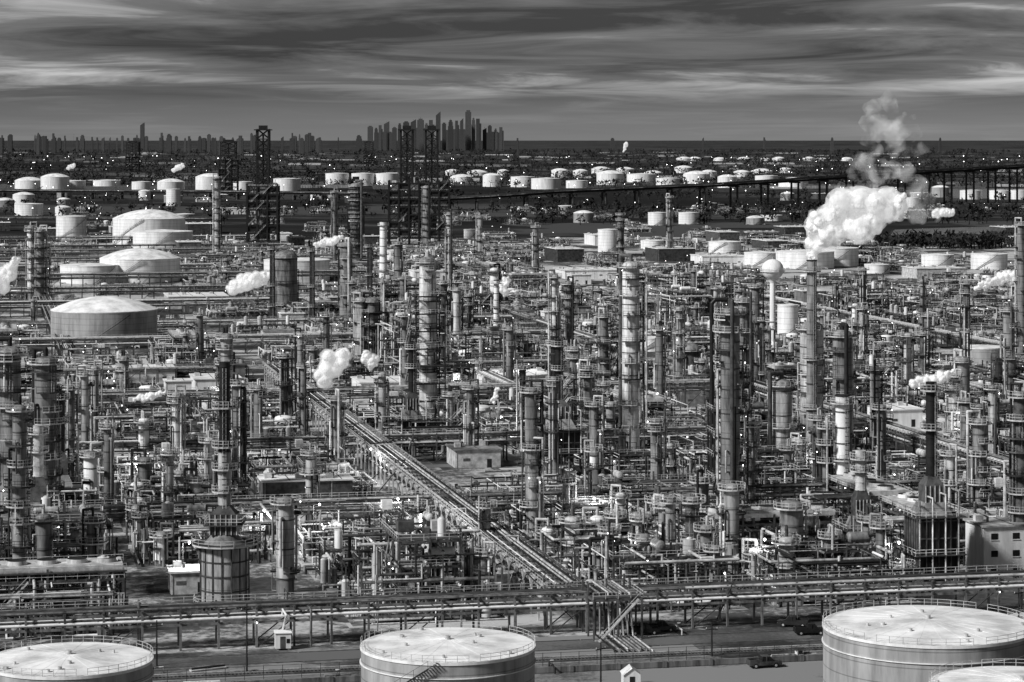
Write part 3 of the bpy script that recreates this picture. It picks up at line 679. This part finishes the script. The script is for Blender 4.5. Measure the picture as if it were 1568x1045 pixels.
# additional slender columns scattered in the process area
COLM = []
for i in range(10):
    mb = MB(); tower(mb,0,0,R.uniform(18,34),R.uniform(.7,1.5),R.choice([G,G,'insulation','steel_mid']),1.3); COLM.append(mb.mesh('distillation_column'))
for i in range(70):
    Y = R.uniform(500,1500); X = R.uniform(-.2,.2)*Y
    if any((X-c[0])**2+(Y-c[1])**2 < (c[2]+2)**2 for c in CLEAR): continue
    px = 784+F*X/Y
    if 380<px<720 and Y<640: continue
    if any(abs(X/Y-sl) < hw and Y < Yt and Y*1.4 > Yt for sl,hw,Yt in VIEW): continue
    o = place(R.choice(COLM),'distillation_column',(X,Y,0),R.uniform(0,6)); s = R.uniform(.8,1.1) if Y<1100 else .7; o.scale=(s,s,s)
for i in range(60):
    Y = R.uniform(2000, 3000); X = R.uniform(-.21,.21)*Y; px = 784+F*X/Y
    if px > 1300 and Y < 2600: continue
    if any((X-c[0])**2+(Y-c[1])**2 < (c[2]+12)**2 for c in CLEAR): continue
    if any(abs(X/Y-sl) < hw+8/Y and Y < Yt and Y*1.1 > Yt for sl,hw,Yt in VIEW): continue
    k = R.choice(LOW); place(R.choice(LIB[k]), k, (X,Y,0), ROT+R.randint(0,3)*pi/2)

# ------------------------------------------------------------ ground, roads, rail, water
def simplemesh(name, polys, mat, z):
    me = bpy.data.meshes.new(name); v=[]; f=[]
    for p in polys: f.append(tuple(range(len(v),len(v)+len(p)))); v += [(q[0],q[1],z) for q in p]
    me.from_pydata(v,[],f); me.materials.append(mat); o = bpy.data.objects.new(name,me); scene.collection.objects.link(o); return o
def groundmat(name, cols, scale, scale2, fine=.8, stretch=1.0, rough=.95):
    m = bpy.data.materials.new(name); m.use_nodes=True; nt=m.node_tree; N=nt.nodes; L=nt.links; b=N['Principled BSDF']; b.inputs['Roughness'].default_value=rough; b.inputs['Specular IOR Level'].default_value=.1
    g=N.new('ShaderNodeNewGeometry'); mp=N.new('ShaderNodeMapping'); mp.inputs['Rotation'].default_value=(0,0,-ROT); mp.inputs['Scale'].default_value=(1,stretch,1); L.new(g.outputs['Position'],mp.inputs[0])
    n1=N.new('ShaderNodeTexNoise'); n1.inputs['Scale'].default_value=scale; n1.inputs['Detail'].default_value=8; L.new(mp.outputs[0],n1.inputs['Vector'])
    n2=N.new('ShaderNodeTexVoronoi'); n2.distance='CHEBYCHEV'; n2.inputs['Scale'].default_value=scale2; L.new(mp.outputs[0],n2.inputs['Vector'])
    bw=N.new('ShaderNodeRGBToBW'); L.new(n2.outputs['Color'],bw.inputs[0])
    n3=N.new('ShaderNodeTexNoise'); n3.inputs['Scale'].default_value=fine; n3.inputs['Detail'].default_value=8; n3.inputs['Roughness'].default_value=.7; L.new(g.outputs['Position'],n3.inputs['Vector'])
    a=N.new('ShaderNodeMath'); a.operation='MULTIPLY_ADD'; a.inputs[1].default_value=.35; L.new(bw.outputs[0],a.inputs[0]); L.new(n1.outputs['Fac'],a.inputs[2])
    c=N.new('ShaderNodeMath'); c.operation='MULTIPLY_ADD'; c.inputs[1].default_value=.5; L.new(n3.outputs['Fac'],c.inputs[0]); L.new(a.outputs[0],c.inputs[2])
    r=N.new('ShaderNodeValToRGB'); r.color_ramp.elements[0].position=.72; r.color_ramp.elements[1].position=1.0
    r.color_ramp.elements[0].color=(cols[0],)*3+(1,); r.color_ramp.elements[1].color=(cols[2],)*3+(1,)
    e=r.color_ramp.elements.new(.9); e.color=(cols[1],)*3+(1,)
    L.new(c.outputs[0],r.inputs[0]); L.new(r.outputs[0],b.inputs['Base Color']); return m
gm = groundmat('far_ground_mat',(.008,.018,.06),.0012,.004,.02,1.6)
pv = groundmat('plant_paving_mat',(.02,.08,.45),.02,.045,.5)
dirt = groundmat('dirt_mat',(.03,.1,.22),.05,.02,.9)
asph = groundmat('asphalt_mat',(.05,.08,.13),.05,.03,1.2)
simplemesh('ground',[[(-60000,-2000),(60000,-2000),(60000,90000),(-60000,90000)]],gm,-.05)
simplemesh('plant_paving',[[ab(-800,-4),ab(900,-4),ab(900,1650),ab(-800,1650)]],pv,0.0)
simplemesh('dirt_ground',[[ab(-400,-400),ab(500,-400),ab(500,-4),ab(-400,-4)]],dirt,0.0)
rd=[]
for bb in [26+3*33*(k+1)+13*k-20 for k in range(14)]: rd.append([ab(-700,bb-3),ab(800,bb-3),ab(800,bb+3),ab(-700,bb+3)])
rd.append([ab(-300,-15),ab(400,-15),ab(400,-8),ab(-300,-8)])
simplemesh('road',rd,asph,.012)
mb=MB()
for bb in (-15.2,-7.9):
    for k in range(-20,26):
        mb.box(k*12, bb-.1, 0, k*12+11.8, bb+.1, .12, 'steel_mid')
X,Y=ab(0,0); mb.obj('road_kerb',(X,Y,0),ROT)
mb=MB()
mb.box(-200,-24.2,-.1,260,-20.8,.22,'steel_mid')
for k in range(-330,430): mb.box(k*.6,-23.6,.221,k*.6+.25,-21.4,.34,'steel_dark')
for s in (-23.2,-21.8): mb.box(-200,s-.05,.341,260,s+.05,.5,'steel_light')
mb.obj('railway_track',(X,Y,0),ROT)
mb=MB(); mb.box(-200,-32.2,0,260,-31.8,1.0,'insulation_grey'); 
for k in range(60): mb.cbox(-200+k*7.7,-32,0,.6,.7,1.1,'insulation_grey')
mb.obj('containment_wall',(X,Y,0),ROT)
mb=MB()
for k in range(160): mb.cbox(-200+k*3,-27,0,.08,.08,2.2,'steel_mid')
for z in (.3,1.2,2.1): mb.box(-200,-27.03,z,280,-26.97,z+.05,'steel_mid')
mb.obj('chainlink_fence',(X,Y,0),ROT)
for k in range(40):
    a=R.uniform(-110,110); b=R.choice([R.uniform(-7,-3),R.uniform(-20,-16.5),R.uniform(-31,-28)])
    if abs(a-4)<6: continue
    mb=MB(); q=R.random()
    if q<.35:
        mb.cbox(0,0,0,R.uniform(1,2),R.uniform(.8,1.2),1.5,R.choice(['steel_light','steel_mid','white_paint'])); mb.cbox(0,-.7,.2,.8,.04,1.1,'steel_dark'); mb.cbox(0,0,1.5,2.1,1.3,.08,'steel_mid'); n='electrical_cabinet'
    elif q<.7:
        for i in range(5): mb.cyl((-3,i*.35,.18),(3,i*.35,.18),.17,pm(),8)
        for i in range(3): mb.cyl((-2.8,.18+i*.35,.48),(2.9,.18+i*.35,.48),.17,pm(),8)
        n='pipe_stack'
    else:
        poly(mb,[(-2,0,.1),(-2,0,1),(2,0,1),(2,0,.1)],.16,pm()); mb.vc(0,0,1,1.8,.06,'steel_mid',6); mb.cyl((0,0,1.78),(0,0,1.84),.35,'steel_light',10); mb.cyl((-.3,0,1),(.3,0,1),.28,'steel_mid',10); n='valve_station'
    X2,Y2=ab(a,b); mb.obj(n,(X2,Y2,0),ROT+R.choice([0,pi/2,.3]))
mb=MB()
for k in range(9): poly(mb,[(3+k*.75,6,7.5-.1*(k%3)),(3+k*.75,-6,7.5-.1*(k%3)),(3+k*.75,-6-k*.3,.5),(3+k*.75,-19-k%3,.5),(3+k*.75,-19-k%3,.1)],.17,R.choice(['insulation_grey','steel_light','steel_mid','steel_dark']))
for k in range(2): mb.box(2,-10-k*6,0,10,-9.6-k*6,.3,'concrete')
frame(mb,2,-9,2,3,4.2,4,1,7,False,.3)
mb.obj('pipe_drop_bundle',(X,Y,0),ROT)
wm = bpy.data.materials.new('water_mat'); wm.use_nodes=True; b_=wm.node_tree.nodes['Principled BSDF']; b_.inputs['Base Color'].default_value=(.09,.09,.09,1); b_.inputs['Roughness'].default_value=.25
nn=wm.node_tree.nodes.new('ShaderNodeTexNoise'); nn.inputs['Scale'].default_value=.2; bp=wm.node_tree.nodes.new('ShaderNodeBump'); bp.inputs['Strength'].default_value=.4; wm.node_tree.links.new(nn.outputs[0],bp.inputs['Height']); wm.node_tree.links.new(bp.outputs[0],b_.inputs['Normal'])
simplemesh('water',[[gp(1345,372),gp(1700,366),gp(1760,342),gp(1600,344),gp(1370,352)],[gp(1290,300),gp(1700,308),gp(1700,288),gp(1400,290)],[gp(700,272),gp(1300,276),gp(1300,272),gp(700,269)]],wm,.03)
def mound(px, yb, w, hpx):
    x,Y=gp(px,yb); mb=MB(); r=w/2*Y/F; mb.cap(0,0,-.5,r,hpx*Y/F,'foliage',40,7); mb.obj('grass_mound',(x,Y+r*.3,0))
mound(893,335,60,16); mound(1462,326,60,14)
def trees(name, n, f, size, q):
    mb=MB()
    for _ in range(n):
        x,Y,s = f(); s*=size
        mb.cyl((x,Y,0),(x,Y,s*.7),s*.07,'foliage',5,s*.03,False)
        for k in range(q):
            while True:
                a,b2,c=R.uniform(-1,1),R.uniform(-1,1),R.uniform(-1,1)
                if a*a+b2*b2+c*c<1: break
            p=(x+a*s*.6,Y+b2*s*.6,s*.75+c*s*.42); l=s*R.uniform(.12,.24)
            t=[(p[0]+R.uniform(-l,l),p[1]+R.uniform(-l,l),p[2]+R.uniform(-l,l)) for _ in range(3)]
            mb.quad(t+[(t[0][0]+t[2][0]-t[1][0],t[0][1]+t[2][1]-t[1][1],t[0][2]+t[2][2]-t[1][2])],'foliage')
    mb.obj(name)
def f1():
    y=R.choice([R.uniform(296,345),R.uniform(300,312),R.uniform(322,332)]); px=R.uniform(-20,1590)
    if R.random()<.5: px=R.uniform(820,1590); y=R.choice([R.uniform(318,330),R.uniform(334,345),R.uniform(376,382)])
    if y>372 and px<1330: px=R.uniform(1330,1590)
    x,Y=gp(px,y); return x,Y,R.uniform(.6,1.2)
trees('tree_mass',900,f1,9,26)
def f2():
    Y=R.choice([4350,4800,5300,5900,6600,7400,8500,10000,12000,14000])*R.uniform(.97,1.03); return R.uniform(-.22,.22)*Y,Y,R.uniform(.7,1.2)*(Y/5500)**.5
trees('distant_tree_line',4200,f2,13,12)

# ------------------------------------------------------------ far city
mb=MB()
for _ in range(300):
    Y=4100*(1+2.6*R.random()**1.3); x=R.uniform(-.22,.22)*Y; w=R.uniform(20,150); d=R.uniform(20,60); h=R.uniform(2,6)
    m=R.choice(['steel_light','steel_mid','steel_mid','steel_dark','insulation_grey']); mb.cbox(x,Y,0,w,d,h,m); mb.cbox(x+w*.2,Y,h,w*.2,d*.3,1.5,'steel_mid')
mb.obj('distant_city_blocks')
mb=MB()
for _ in range(260):
    Y=R.choice([R.uniform(2300,4500),R.uniform(3500,11000)]); x=R.uniform(-.21,.21)*Y; z=R.uniform(7,14); s=Y/4500
    mb.cbox(x,Y,0,.3,.3,z,'steel_mid'); mb.octa(x,Y,z+.5,R.uniform(.3,.8)*s)
mb.obj('distant_lamps')
sm = bpy.data.materials.new('skyscraper_mat'); sm.use_nodes=True
nt=sm.node_tree; N=nt.nodes; L=nt.links; b_=N['Principled BSDF']; b_.inputs['Roughness'].default_value=.6
tc=N.new('ShaderNodeTexCoord'); br=N.new('ShaderNodeTexBrick'); br.inputs['Scale'].default_value=.12; br.inputs['Color1'].default_value=(.03,.03,.03,1); br.inputs['Color2'].default_value=(.05,.05,.05,1); br.inputs['Mortar'].default_value=(.08,.08,.08,1)
oi=N.new('ShaderNodeObjectInfo'); mr=N.new('ShaderNodeMapRange'); mr.inputs[3].default_value=.6; mr.inputs[4].default_value=1.3; L.new(oi.outputs['Random'],mr.inputs[0])
mxs=N.new('ShaderNodeMixRGB'); mxs.blend_type='MULTIPLY'; mxs.inputs[0].default_value=1; L.new(br.outputs[0],mxs.inputs[1]); L.new(mr.outputs[0],mxs.inputs[2])
mp=N.new('ShaderNodeMapping'); mp.inputs['Rotation'].default_value=(pi/2,0,0); L.new(tc.outputs['Object'],mp.inputs[0]); L.new(mp.outputs[0],br.inputs['Vector']); L.new(mxs.outputs[0],b_.inputs['Base Color'])
MATS['skyscraper']=sm; ORDER.append('skyscraper'); MI['skyscraper']=len(ORDER)-1
def sky_b(px, top, w, Y, name, style):
    x=(px-784)*Y/F; h=85+(HZ-top)*Y/F; W=w*Y/F; mb=MB(); m='skyscraper'
    if style==0: mb.cbox(0,0,0,W,W,h*.96,m); mb.cbox(0,0,h*.96,W*.6,W*.6,h*.04,m)
    elif style==1: mb.cbox(0,0,0,W,W,h*.8,m); mb.cbox(0,0,h*.8,W*.78,W*.78,h*.14,m); mb.cbox(0,0,h*.94,W*.5,W*.5,h*.06,m)
    elif style==2:
        mb.cbox(0,0,0,W,W,h*.9,m); mb.quad([(-W/2,-W/2,h*.9),(W/2,-W/2,h*.9),(W/2,-W/2,h)],m); mb.quad([(-W/2,-W/2,h*.9),(W/2,-W/2,h),(W/2,W/2,h),(-W/2,W/2,h*.9)],m); mb.quad([(W/2,-W/2,h*.9),(W/2,W/2,h*.9),(W/2,W/2,h),(W/2,-W/2,h)],m)
    else: mb.cbox(-W*.15,0,0,W*.7,W,h,m); mb.cbox(W*.35,0,0,W*.3,W*.9,h*.85,m)
    if name=='skyscraper': mb.cbox(0,0,h*.97,W*.05,W*.05,h*.07 if R.random()<.3 else 5,m)
    mb.obj(name,(x,Y,0))
for i,(px,top,w) in enumerate([(567,193,8),(576,196,6),(583,192,6),(592,186,8),(604,195,7),(612,189,6),(622,186,9),(633,183,8),(644,182,10),(653,189,6),(661,184,8),(671,171,7),(680,188,6),(690,184,8),(700,185,6),(707,181,5),(717,169,9),(725,181,6),(733,182,8),(742,196,6),(750,192,6),(759,197,5),(768,195,7),(218,188,6),(640,196,40),(700,198,40),(590,202,30),(755,202,26)]):
    sky_b(px,top,w,17000+R.uniform(-300,300) if w<20 else 17500,'skyscraper',[0,1,3,2][i%4] if w<9 else 0)
for _ in range(80):
    px=R.uniform(0,560) if R.random()<.9 else R.uniform(780,1568)
    t = 211.5-R.random()**2.2*8 if px<560 else R.uniform(210.5,212)
    sky_b(px,t,R.uniform(2,8),R.uniform(12000,15500),'distant_tower_block',R.randint(0,3))
def viaduct(pts, w=24, sp=38, name='highway_bridge'):
    mb=MB()
    for (x0,y0,z0),(x1,y1,z1) in zip(pts[:-1],pts[1:]):
        l=math.hypot(x1-x0,y1-y0); dx,dy=(x1-x0)/l,(y1-y0)/l; nx,ny=-dy,dx; n=max(1,int(l/sp))
        def sect(off0,off1,za,zb,mat):
            A=[(x0+nx*off0,y0+ny*off0,z0+za),(x1+nx*off0,y1+ny*off0,z1+za),(x1+nx*off1,y1+ny*off1,z1+za),(x0+nx*off1,y0+ny*off1,z0+za)]
            B=[(a[0],a[1],a[2]-za+zb) for a in A]
            mb.quad(A[::-1],mat); mb.quad(B,mat); mb.quad([A[0],A[1],B[1],B[0]],mat); mb.quad([A[2],A[3],B[3],B[2]],mat)
        sect(-w/2,w/2,-.6,0,'concrete'); sect(-w/2,-w/2+.5,.01,1.2,'steel_mid'); sect(w/2-.5,w/2,.01,1.2,'steel_mid')
        for o in (-.35,0,.35): sect(o*w-.6,o*w+.6,-3.2,-.61,'steel_dark')
        for i in range(n):
            t=(i+.5)/n; x,y,z=x0+(x1-x0)*t,y0+(y1-y0)*t,z0+(z1-z0)*t
            for s in (-.3,.3): mb.vc(x+nx*s*w,y+ny*s*w,0,z-5.2,1.4,'steel_mid',8)
            a=(x-nx*w*.45,y-ny*w*.45,z-4.2); b=(x+nx*w*.45,y+ny*w*.45,z-4.2); mb.cyl(a,b,1.3,'steel_mid',4)
            if i%2==0: mb.vc(x+nx*w*.5,y+ny*w*.5,z,z+9,.2,'steel_mid',5); mb.octa(x+nx*w*.5,y+ny*w*.5,z+9,.5)
    mb.obj(name)
def vp(px,Y,z): return ((px-784)*Y/F,Y,z)
viaduct([vp(640,2950,12),vp(760,2960,17),vp(850,2980,22),vp(950,3000,25),vp(1100,3040,29),vp(1240,3110,35),vp(1400,3200,42),vp(1568,3300,49),vp(1800,3480,60)])
viaduct([vp(-60,3500,12),vp(300,3450,12),vp(560,3400,10)],14,40,'elevated_road')
viaduct([vp(-60,2420,8),vp(200,2400,8),vp(330,2390,8)],8,25,'elevated_road')
x,Y=gp(1475,262); mb=MB(); mb.beam((0,0,0),(14,0,60),2.2,'steel_dark'); mb.beam((-8,0,0),(0,0,30),2,'steel_dark'); mb.beam((0,0,30),(14,0,60),.8,'steel_dark'); mb.cbox(0,0,0,14,10,6,'steel_dark'); mb.obj('harbour_crane',(x,Y,0))

# ------------------------------------------------------------ steam
sc = bpy.data.materials.new('steam_core'); sc.use_nodes=True; nt=sc.node_tree; b_=nt.nodes['Principled BSDF']; b_.inputs['Base Color'].default_value=(.92,.92,.92,1); b_.inputs['Roughness'].default_value=1; b_.inputs['Specular IOR Level'].default_value=0
b_.inputs['Emission Color'].default_value=(1,1,1,1); b_.inputs['Emission Strength'].default_value=.04; sc.cycles.emission_sampling='NONE'  # faint added glow stands in for light scattered inside the steam
tl=nt.nodes.new('ShaderNodeBsdfTranslucent'); tl.inputs[0].default_value=(.92,.92,.92,1); ms_=nt.nodes.new('ShaderNodeMixShader'); ms_.inputs[0].default_value=.3
nt.links.new(b_.outputs[0],ms_.inputs[1]); nt.links.new(tl.outputs[0],ms_.inputs[2]); nt.links.new(ms_.outputs[0],nt.nodes['Material Output'].inputs[0])
def volmat(name, dens, nscale, em, lo=.42, hi=.62, homog=False):  # em: added emission in place of multiple scattering; steam itself gives no light
    m=bpy.data.materials.new(name); m.use_nodes=True; nt=m.node_tree; N=nt.nodes; L=nt.links; N.remove(N['Principled BSDF'])
    v=N.new('ShaderNodeVolumePrincipled'); v.inputs['Color'].default_value=(1,1,1,1); v.inputs['Anisotropy'].default_value=.0
    if homog:
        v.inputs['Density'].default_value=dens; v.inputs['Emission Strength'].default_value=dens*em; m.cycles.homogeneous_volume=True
    else:
        g=N.new('ShaderNodeNewGeometry'); n=N.new('ShaderNodeTexNoise'); n.inputs['Scale'].default_value=nscale; n.inputs['Detail'].default_value=4; n.inputs['Distortion'].default_value=.6; L.new(g.outputs['Position'],n.inputs['Vector'])
        r=N.new('ShaderNodeMapRange'); r.inputs[1].default_value=lo; r.inputs[2].default_value=hi; r.inputs[3].default_value=0; r.inputs[4].default_value=dens; L.new(n.outputs[0],r.inputs[0]); L.new(r.outputs[0],v.inputs['Density'])
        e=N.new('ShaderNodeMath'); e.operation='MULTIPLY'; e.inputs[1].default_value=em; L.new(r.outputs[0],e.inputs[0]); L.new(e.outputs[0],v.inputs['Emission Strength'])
        m.cycles.volume_step_rate=2.0
    L.new(v.outputs[0],N['Material Output'].inputs['Volume']); return m
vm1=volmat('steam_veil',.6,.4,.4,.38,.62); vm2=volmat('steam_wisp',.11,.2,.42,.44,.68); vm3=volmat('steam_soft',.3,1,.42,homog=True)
tx=bpy.data.textures.new('puff','CLOUDS'); tx.noise_scale=2.6; tx.noise_depth=5
def blob(name, pts, mat, parent, vox, disp, grow=1.0):
    mb=MB()
    for p in pts: mb.ball(p[0],p[1],p[2],p[3]*grow,'white_paint',14,10)
    me=mb.mesh(name); me.materials.clear(); me.materials.append(mat)
    for p in me.polygons: p.material_index=0
    o=bpy.data.objects.new(name,me); scene.collection.objects.link(o); o.parent=parent
    rm=o.modifiers.new('r','REMESH'); rm.mode='VOXEL'; rm.voxel_size=vox; rm.use_smooth_shade=True
    if disp:
        d=o.modifiers.new('d','DISPLACE'); d.texture=tx; d.strength=disp; d.mid_level=.5; d.texture_coords='GLOBAL'
    return o
def plume(px, y, Y, path, wisps=None, spread=.5, n=6):
    k=Y/F; x=(px-784)*k; z=H-(y-HZ)*k
    e=bpy.data.objects.new('steam_plume',None); scene.collection.objects.link(e)
    fine=[]
    for p,q in zip(path[:-1],path[1:]):
        for t in (0,.33,.67): fine.append(tuple(p[i]+(q[i]-p[i])*t for i in range(3)))
    fine.append(path[-1]); pts=[]
    for (dx,dy,r) in fine:
        r*=k
        pts.append((x+dx*k,Y,z+dy*k,r*.55))
        for q in range(n):
            pts.append((x+dx*k+R.uniform(-1,1)*r*spread, Y+R.uniform(-1,1)*r*spread, z+dy*k+R.uniform(-1,1)*r*spread, r*R.uniform(.25,.62)))
    rr=max(p[2] for p in path)*k
    blob('steam_core',pts,sc,e,max(.14,rr*.035),rr*.34,.92)
    blob('steam_veil',pts,vm1 if wisps else vm3,e,max(.25,rr*.08),rr*.25,1.3)
    if wisps:
        pw=[]
        for (dx,dy,r) in wisps:
            r*=k
            for q in range(10): pw.append((x+dx*k+R.uniform(-1,1)*r*.9, Y+R.uniform(-1,1)*r*.7, z+dy*k+R.uniform(-1,1)*r*.9, r*R.uniform(.2,.6)))
        blob('steam_wisp',pw,vm2,e,.4,2.5)
plume(1243,402,690,[(0,2,5),(2,16,9),(8,35,15),(22,55,24),(45,68,30),(70,74,32),(95,80,28),(118,88,20),(134,98,12)],
      [(60,100,22),(75,130,28),(90,160,32),(100,190,32),(110,215,28),(105,236,20),(130,150,32),(160,100,30),(185,80,20),(140,185,26),(150,215,16)],.75,8)
for px,y,z,path in PL: plume(px,y,py_(y,z),path,None,.6,5)
plume(955,232,7000,[(0,0,2),(2,6,3),(4,12,4)]); plume(265,262,4500,[(0,0,3),(6,4,5),(14,8,4)]); plume(105,258,4500,[(0,0,3),(6,4,4)])

# ------------------------------------------------------------ light, world, camera
SD=(-.66,-.42,.62); el=math.asin(SD[2]/sqrt(sum(c*c for c in SD))); az=math.atan2(SD[0],SD[1])
from mathutils import Vector
l=bpy.data.lights.new('sun','SUN'); l.energy=4.6; l.angle=radians(9); l.color=(1,1,1)
lo=bpy.data.objects.new('sun',l); scene.collection.objects.link(lo); lo.rotation_euler=Vector(SD).to_track_quat('Z','Y').to_euler()
w=bpy.data.worlds.new('World'); scene.world=w; w.use_nodes=True; nt=w.node_tree; N=nt.nodes; L=nt.links
bg=N['Background']; bg.inputs['Strength'].default_value=.15
sk=N.new('ShaderNodeTexSky'); sk.sky_type='NISHITA'; sk.sun_disc=False; sk.sun_elevation=el; sk.sun_rotation=az
bw=N.new('ShaderNodeRGBToBW'); L.new(sk.outputs[0],bw.inputs[0])
tc=N.new('ShaderNodeTexCoord'); sp=N.new('ShaderNodeSeparateXYZ'); L.new(tc.outputs['Generated'],sp.inputs[0])
def M(op,a,b=None,c=None):
    n=N.new('ShaderNodeMath'); n.operation=op
    for i,q in enumerate((a,b,c)):
        if q is None: continue
        if isinstance(q,(int,float)): n.inputs[i].default_value=q
        else: L.new(q,n.inputs[i])
    return n.outputs[0]
zc=M('ADD',M('MAXIMUM',sp.outputs['Z'],0.0),.04)
cu=M('DIVIDE',sp.outputs['X'],zc); cv=M('DIVIDE',sp.outputs['Y'],zc)
cb=N.new('ShaderNodeCombineXYZ'); L.new(cu,cb.inputs[0]); L.new(cv,cb.inputs[1])
mp=N.new('ShaderNodeMapping'); mp.inputs['Rotation'].default_value=(0,0,radians(14)); mp.inputs['Scale'].default_value=(.62,.55,1); mp.inputs['Location'].default_value=(7.3,2.1,0); L.new(cb.outputs[0],mp.inputs[0])
n1=N.new('ShaderNodeTexNoise'); n1.inputs['Scale'].default_value=1.1; n1.inputs['Detail'].default_value=10; n1.inputs['Roughness'].default_value=.6; n1.inputs['Distortion'].default_value=.8; L.new(mp.outputs[0],n1.inputs['Vector'])
n2=N.new('ShaderNodeTexNoise'); n2.inputs['Scale'].default_value=.42; n2.inputs['Detail'].default_value=3; n2.inputs['Distortion'].default_value=.5; L.new(mp.outputs[0],n2.inputs['Vector'])
mixn=M('ADD',M('MULTIPLY',n1.outputs['Fac'],.45),M('MULTIPLY',n2.outputs['Fac'],.55))
rp=N.new('ShaderNodeValToRGB'); L.new(mixn,rp.inputs[0]); cr=rp.color_ramp
cr.elements[0].position=.38; cr.elements[0].color=(.07,)*3+(1,); cr.elements[1].position=.63; cr.elements[1].color=(1,)*3+(1,)
e=cr.elements.new(.5); e.color=(.24,)*3+(1,)
amp=N.new('ShaderNodeMapRange'); amp.interpolation_type='SMOOTHSTEP'; amp.inputs[1].default_value=.012; amp.inputs[2].default_value=.028; L.new(sp.outputs['Z'],amp.inputs[0])
hz=N.new('ShaderNodeValToRGB'); L.new(M('MULTIPLY',sp.outputs['Z'],20.0),hz.inputs[0]); h=hz.color_ramp
h.elements[0].position=0; h.elements[0].color=(.5,)*3+(1,); h.elements[1].position=.34; h.elements[1].color=(.19,)*3+(1,)
mx=N.new('ShaderNodeMixRGB'); L.new(M('ADD',M('MULTIPLY',amp.outputs[0],.84),.12),mx.inputs[0]); L.new(hz.outputs[0],mx.inputs[1]); L.new(rp.outputs[0],mx.inputs[2])
ov=N.new('ShaderNodeMapRange'); ov.inputs[1].default_value=.05; ov.inputs[2].default_value=.2; ov.inputs[3].default_value=1; ov.inputs[4].default_value=.45; L.new(sp.outputs['Z'],ov.inputs[0])  # unseen overhead sky dimmed on purpose: less ambient light, deeper shadows
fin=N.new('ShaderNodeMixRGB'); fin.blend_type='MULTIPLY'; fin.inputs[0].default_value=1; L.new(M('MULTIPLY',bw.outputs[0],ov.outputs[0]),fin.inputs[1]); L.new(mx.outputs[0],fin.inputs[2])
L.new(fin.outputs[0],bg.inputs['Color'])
cam=bpy.data.cameras.new('camera'); co=bpy.data.objects.new('camera',cam); scene.collection.objects.link(co); scene.camera=co
co.location=(0,0,H); co.rotation_euler=(pi/2,0,0); cam.sensor_width=36; cam.lens=36*F/1568; cam.shift_y=-310.5/1568; cam.clip_start=1; cam.clip_end=120000
scene.view_settings.view_transform='Standard'; scene.view_settings.look='None'; scene.view_settings.exposure=0
print('objects', len(scene.objects))
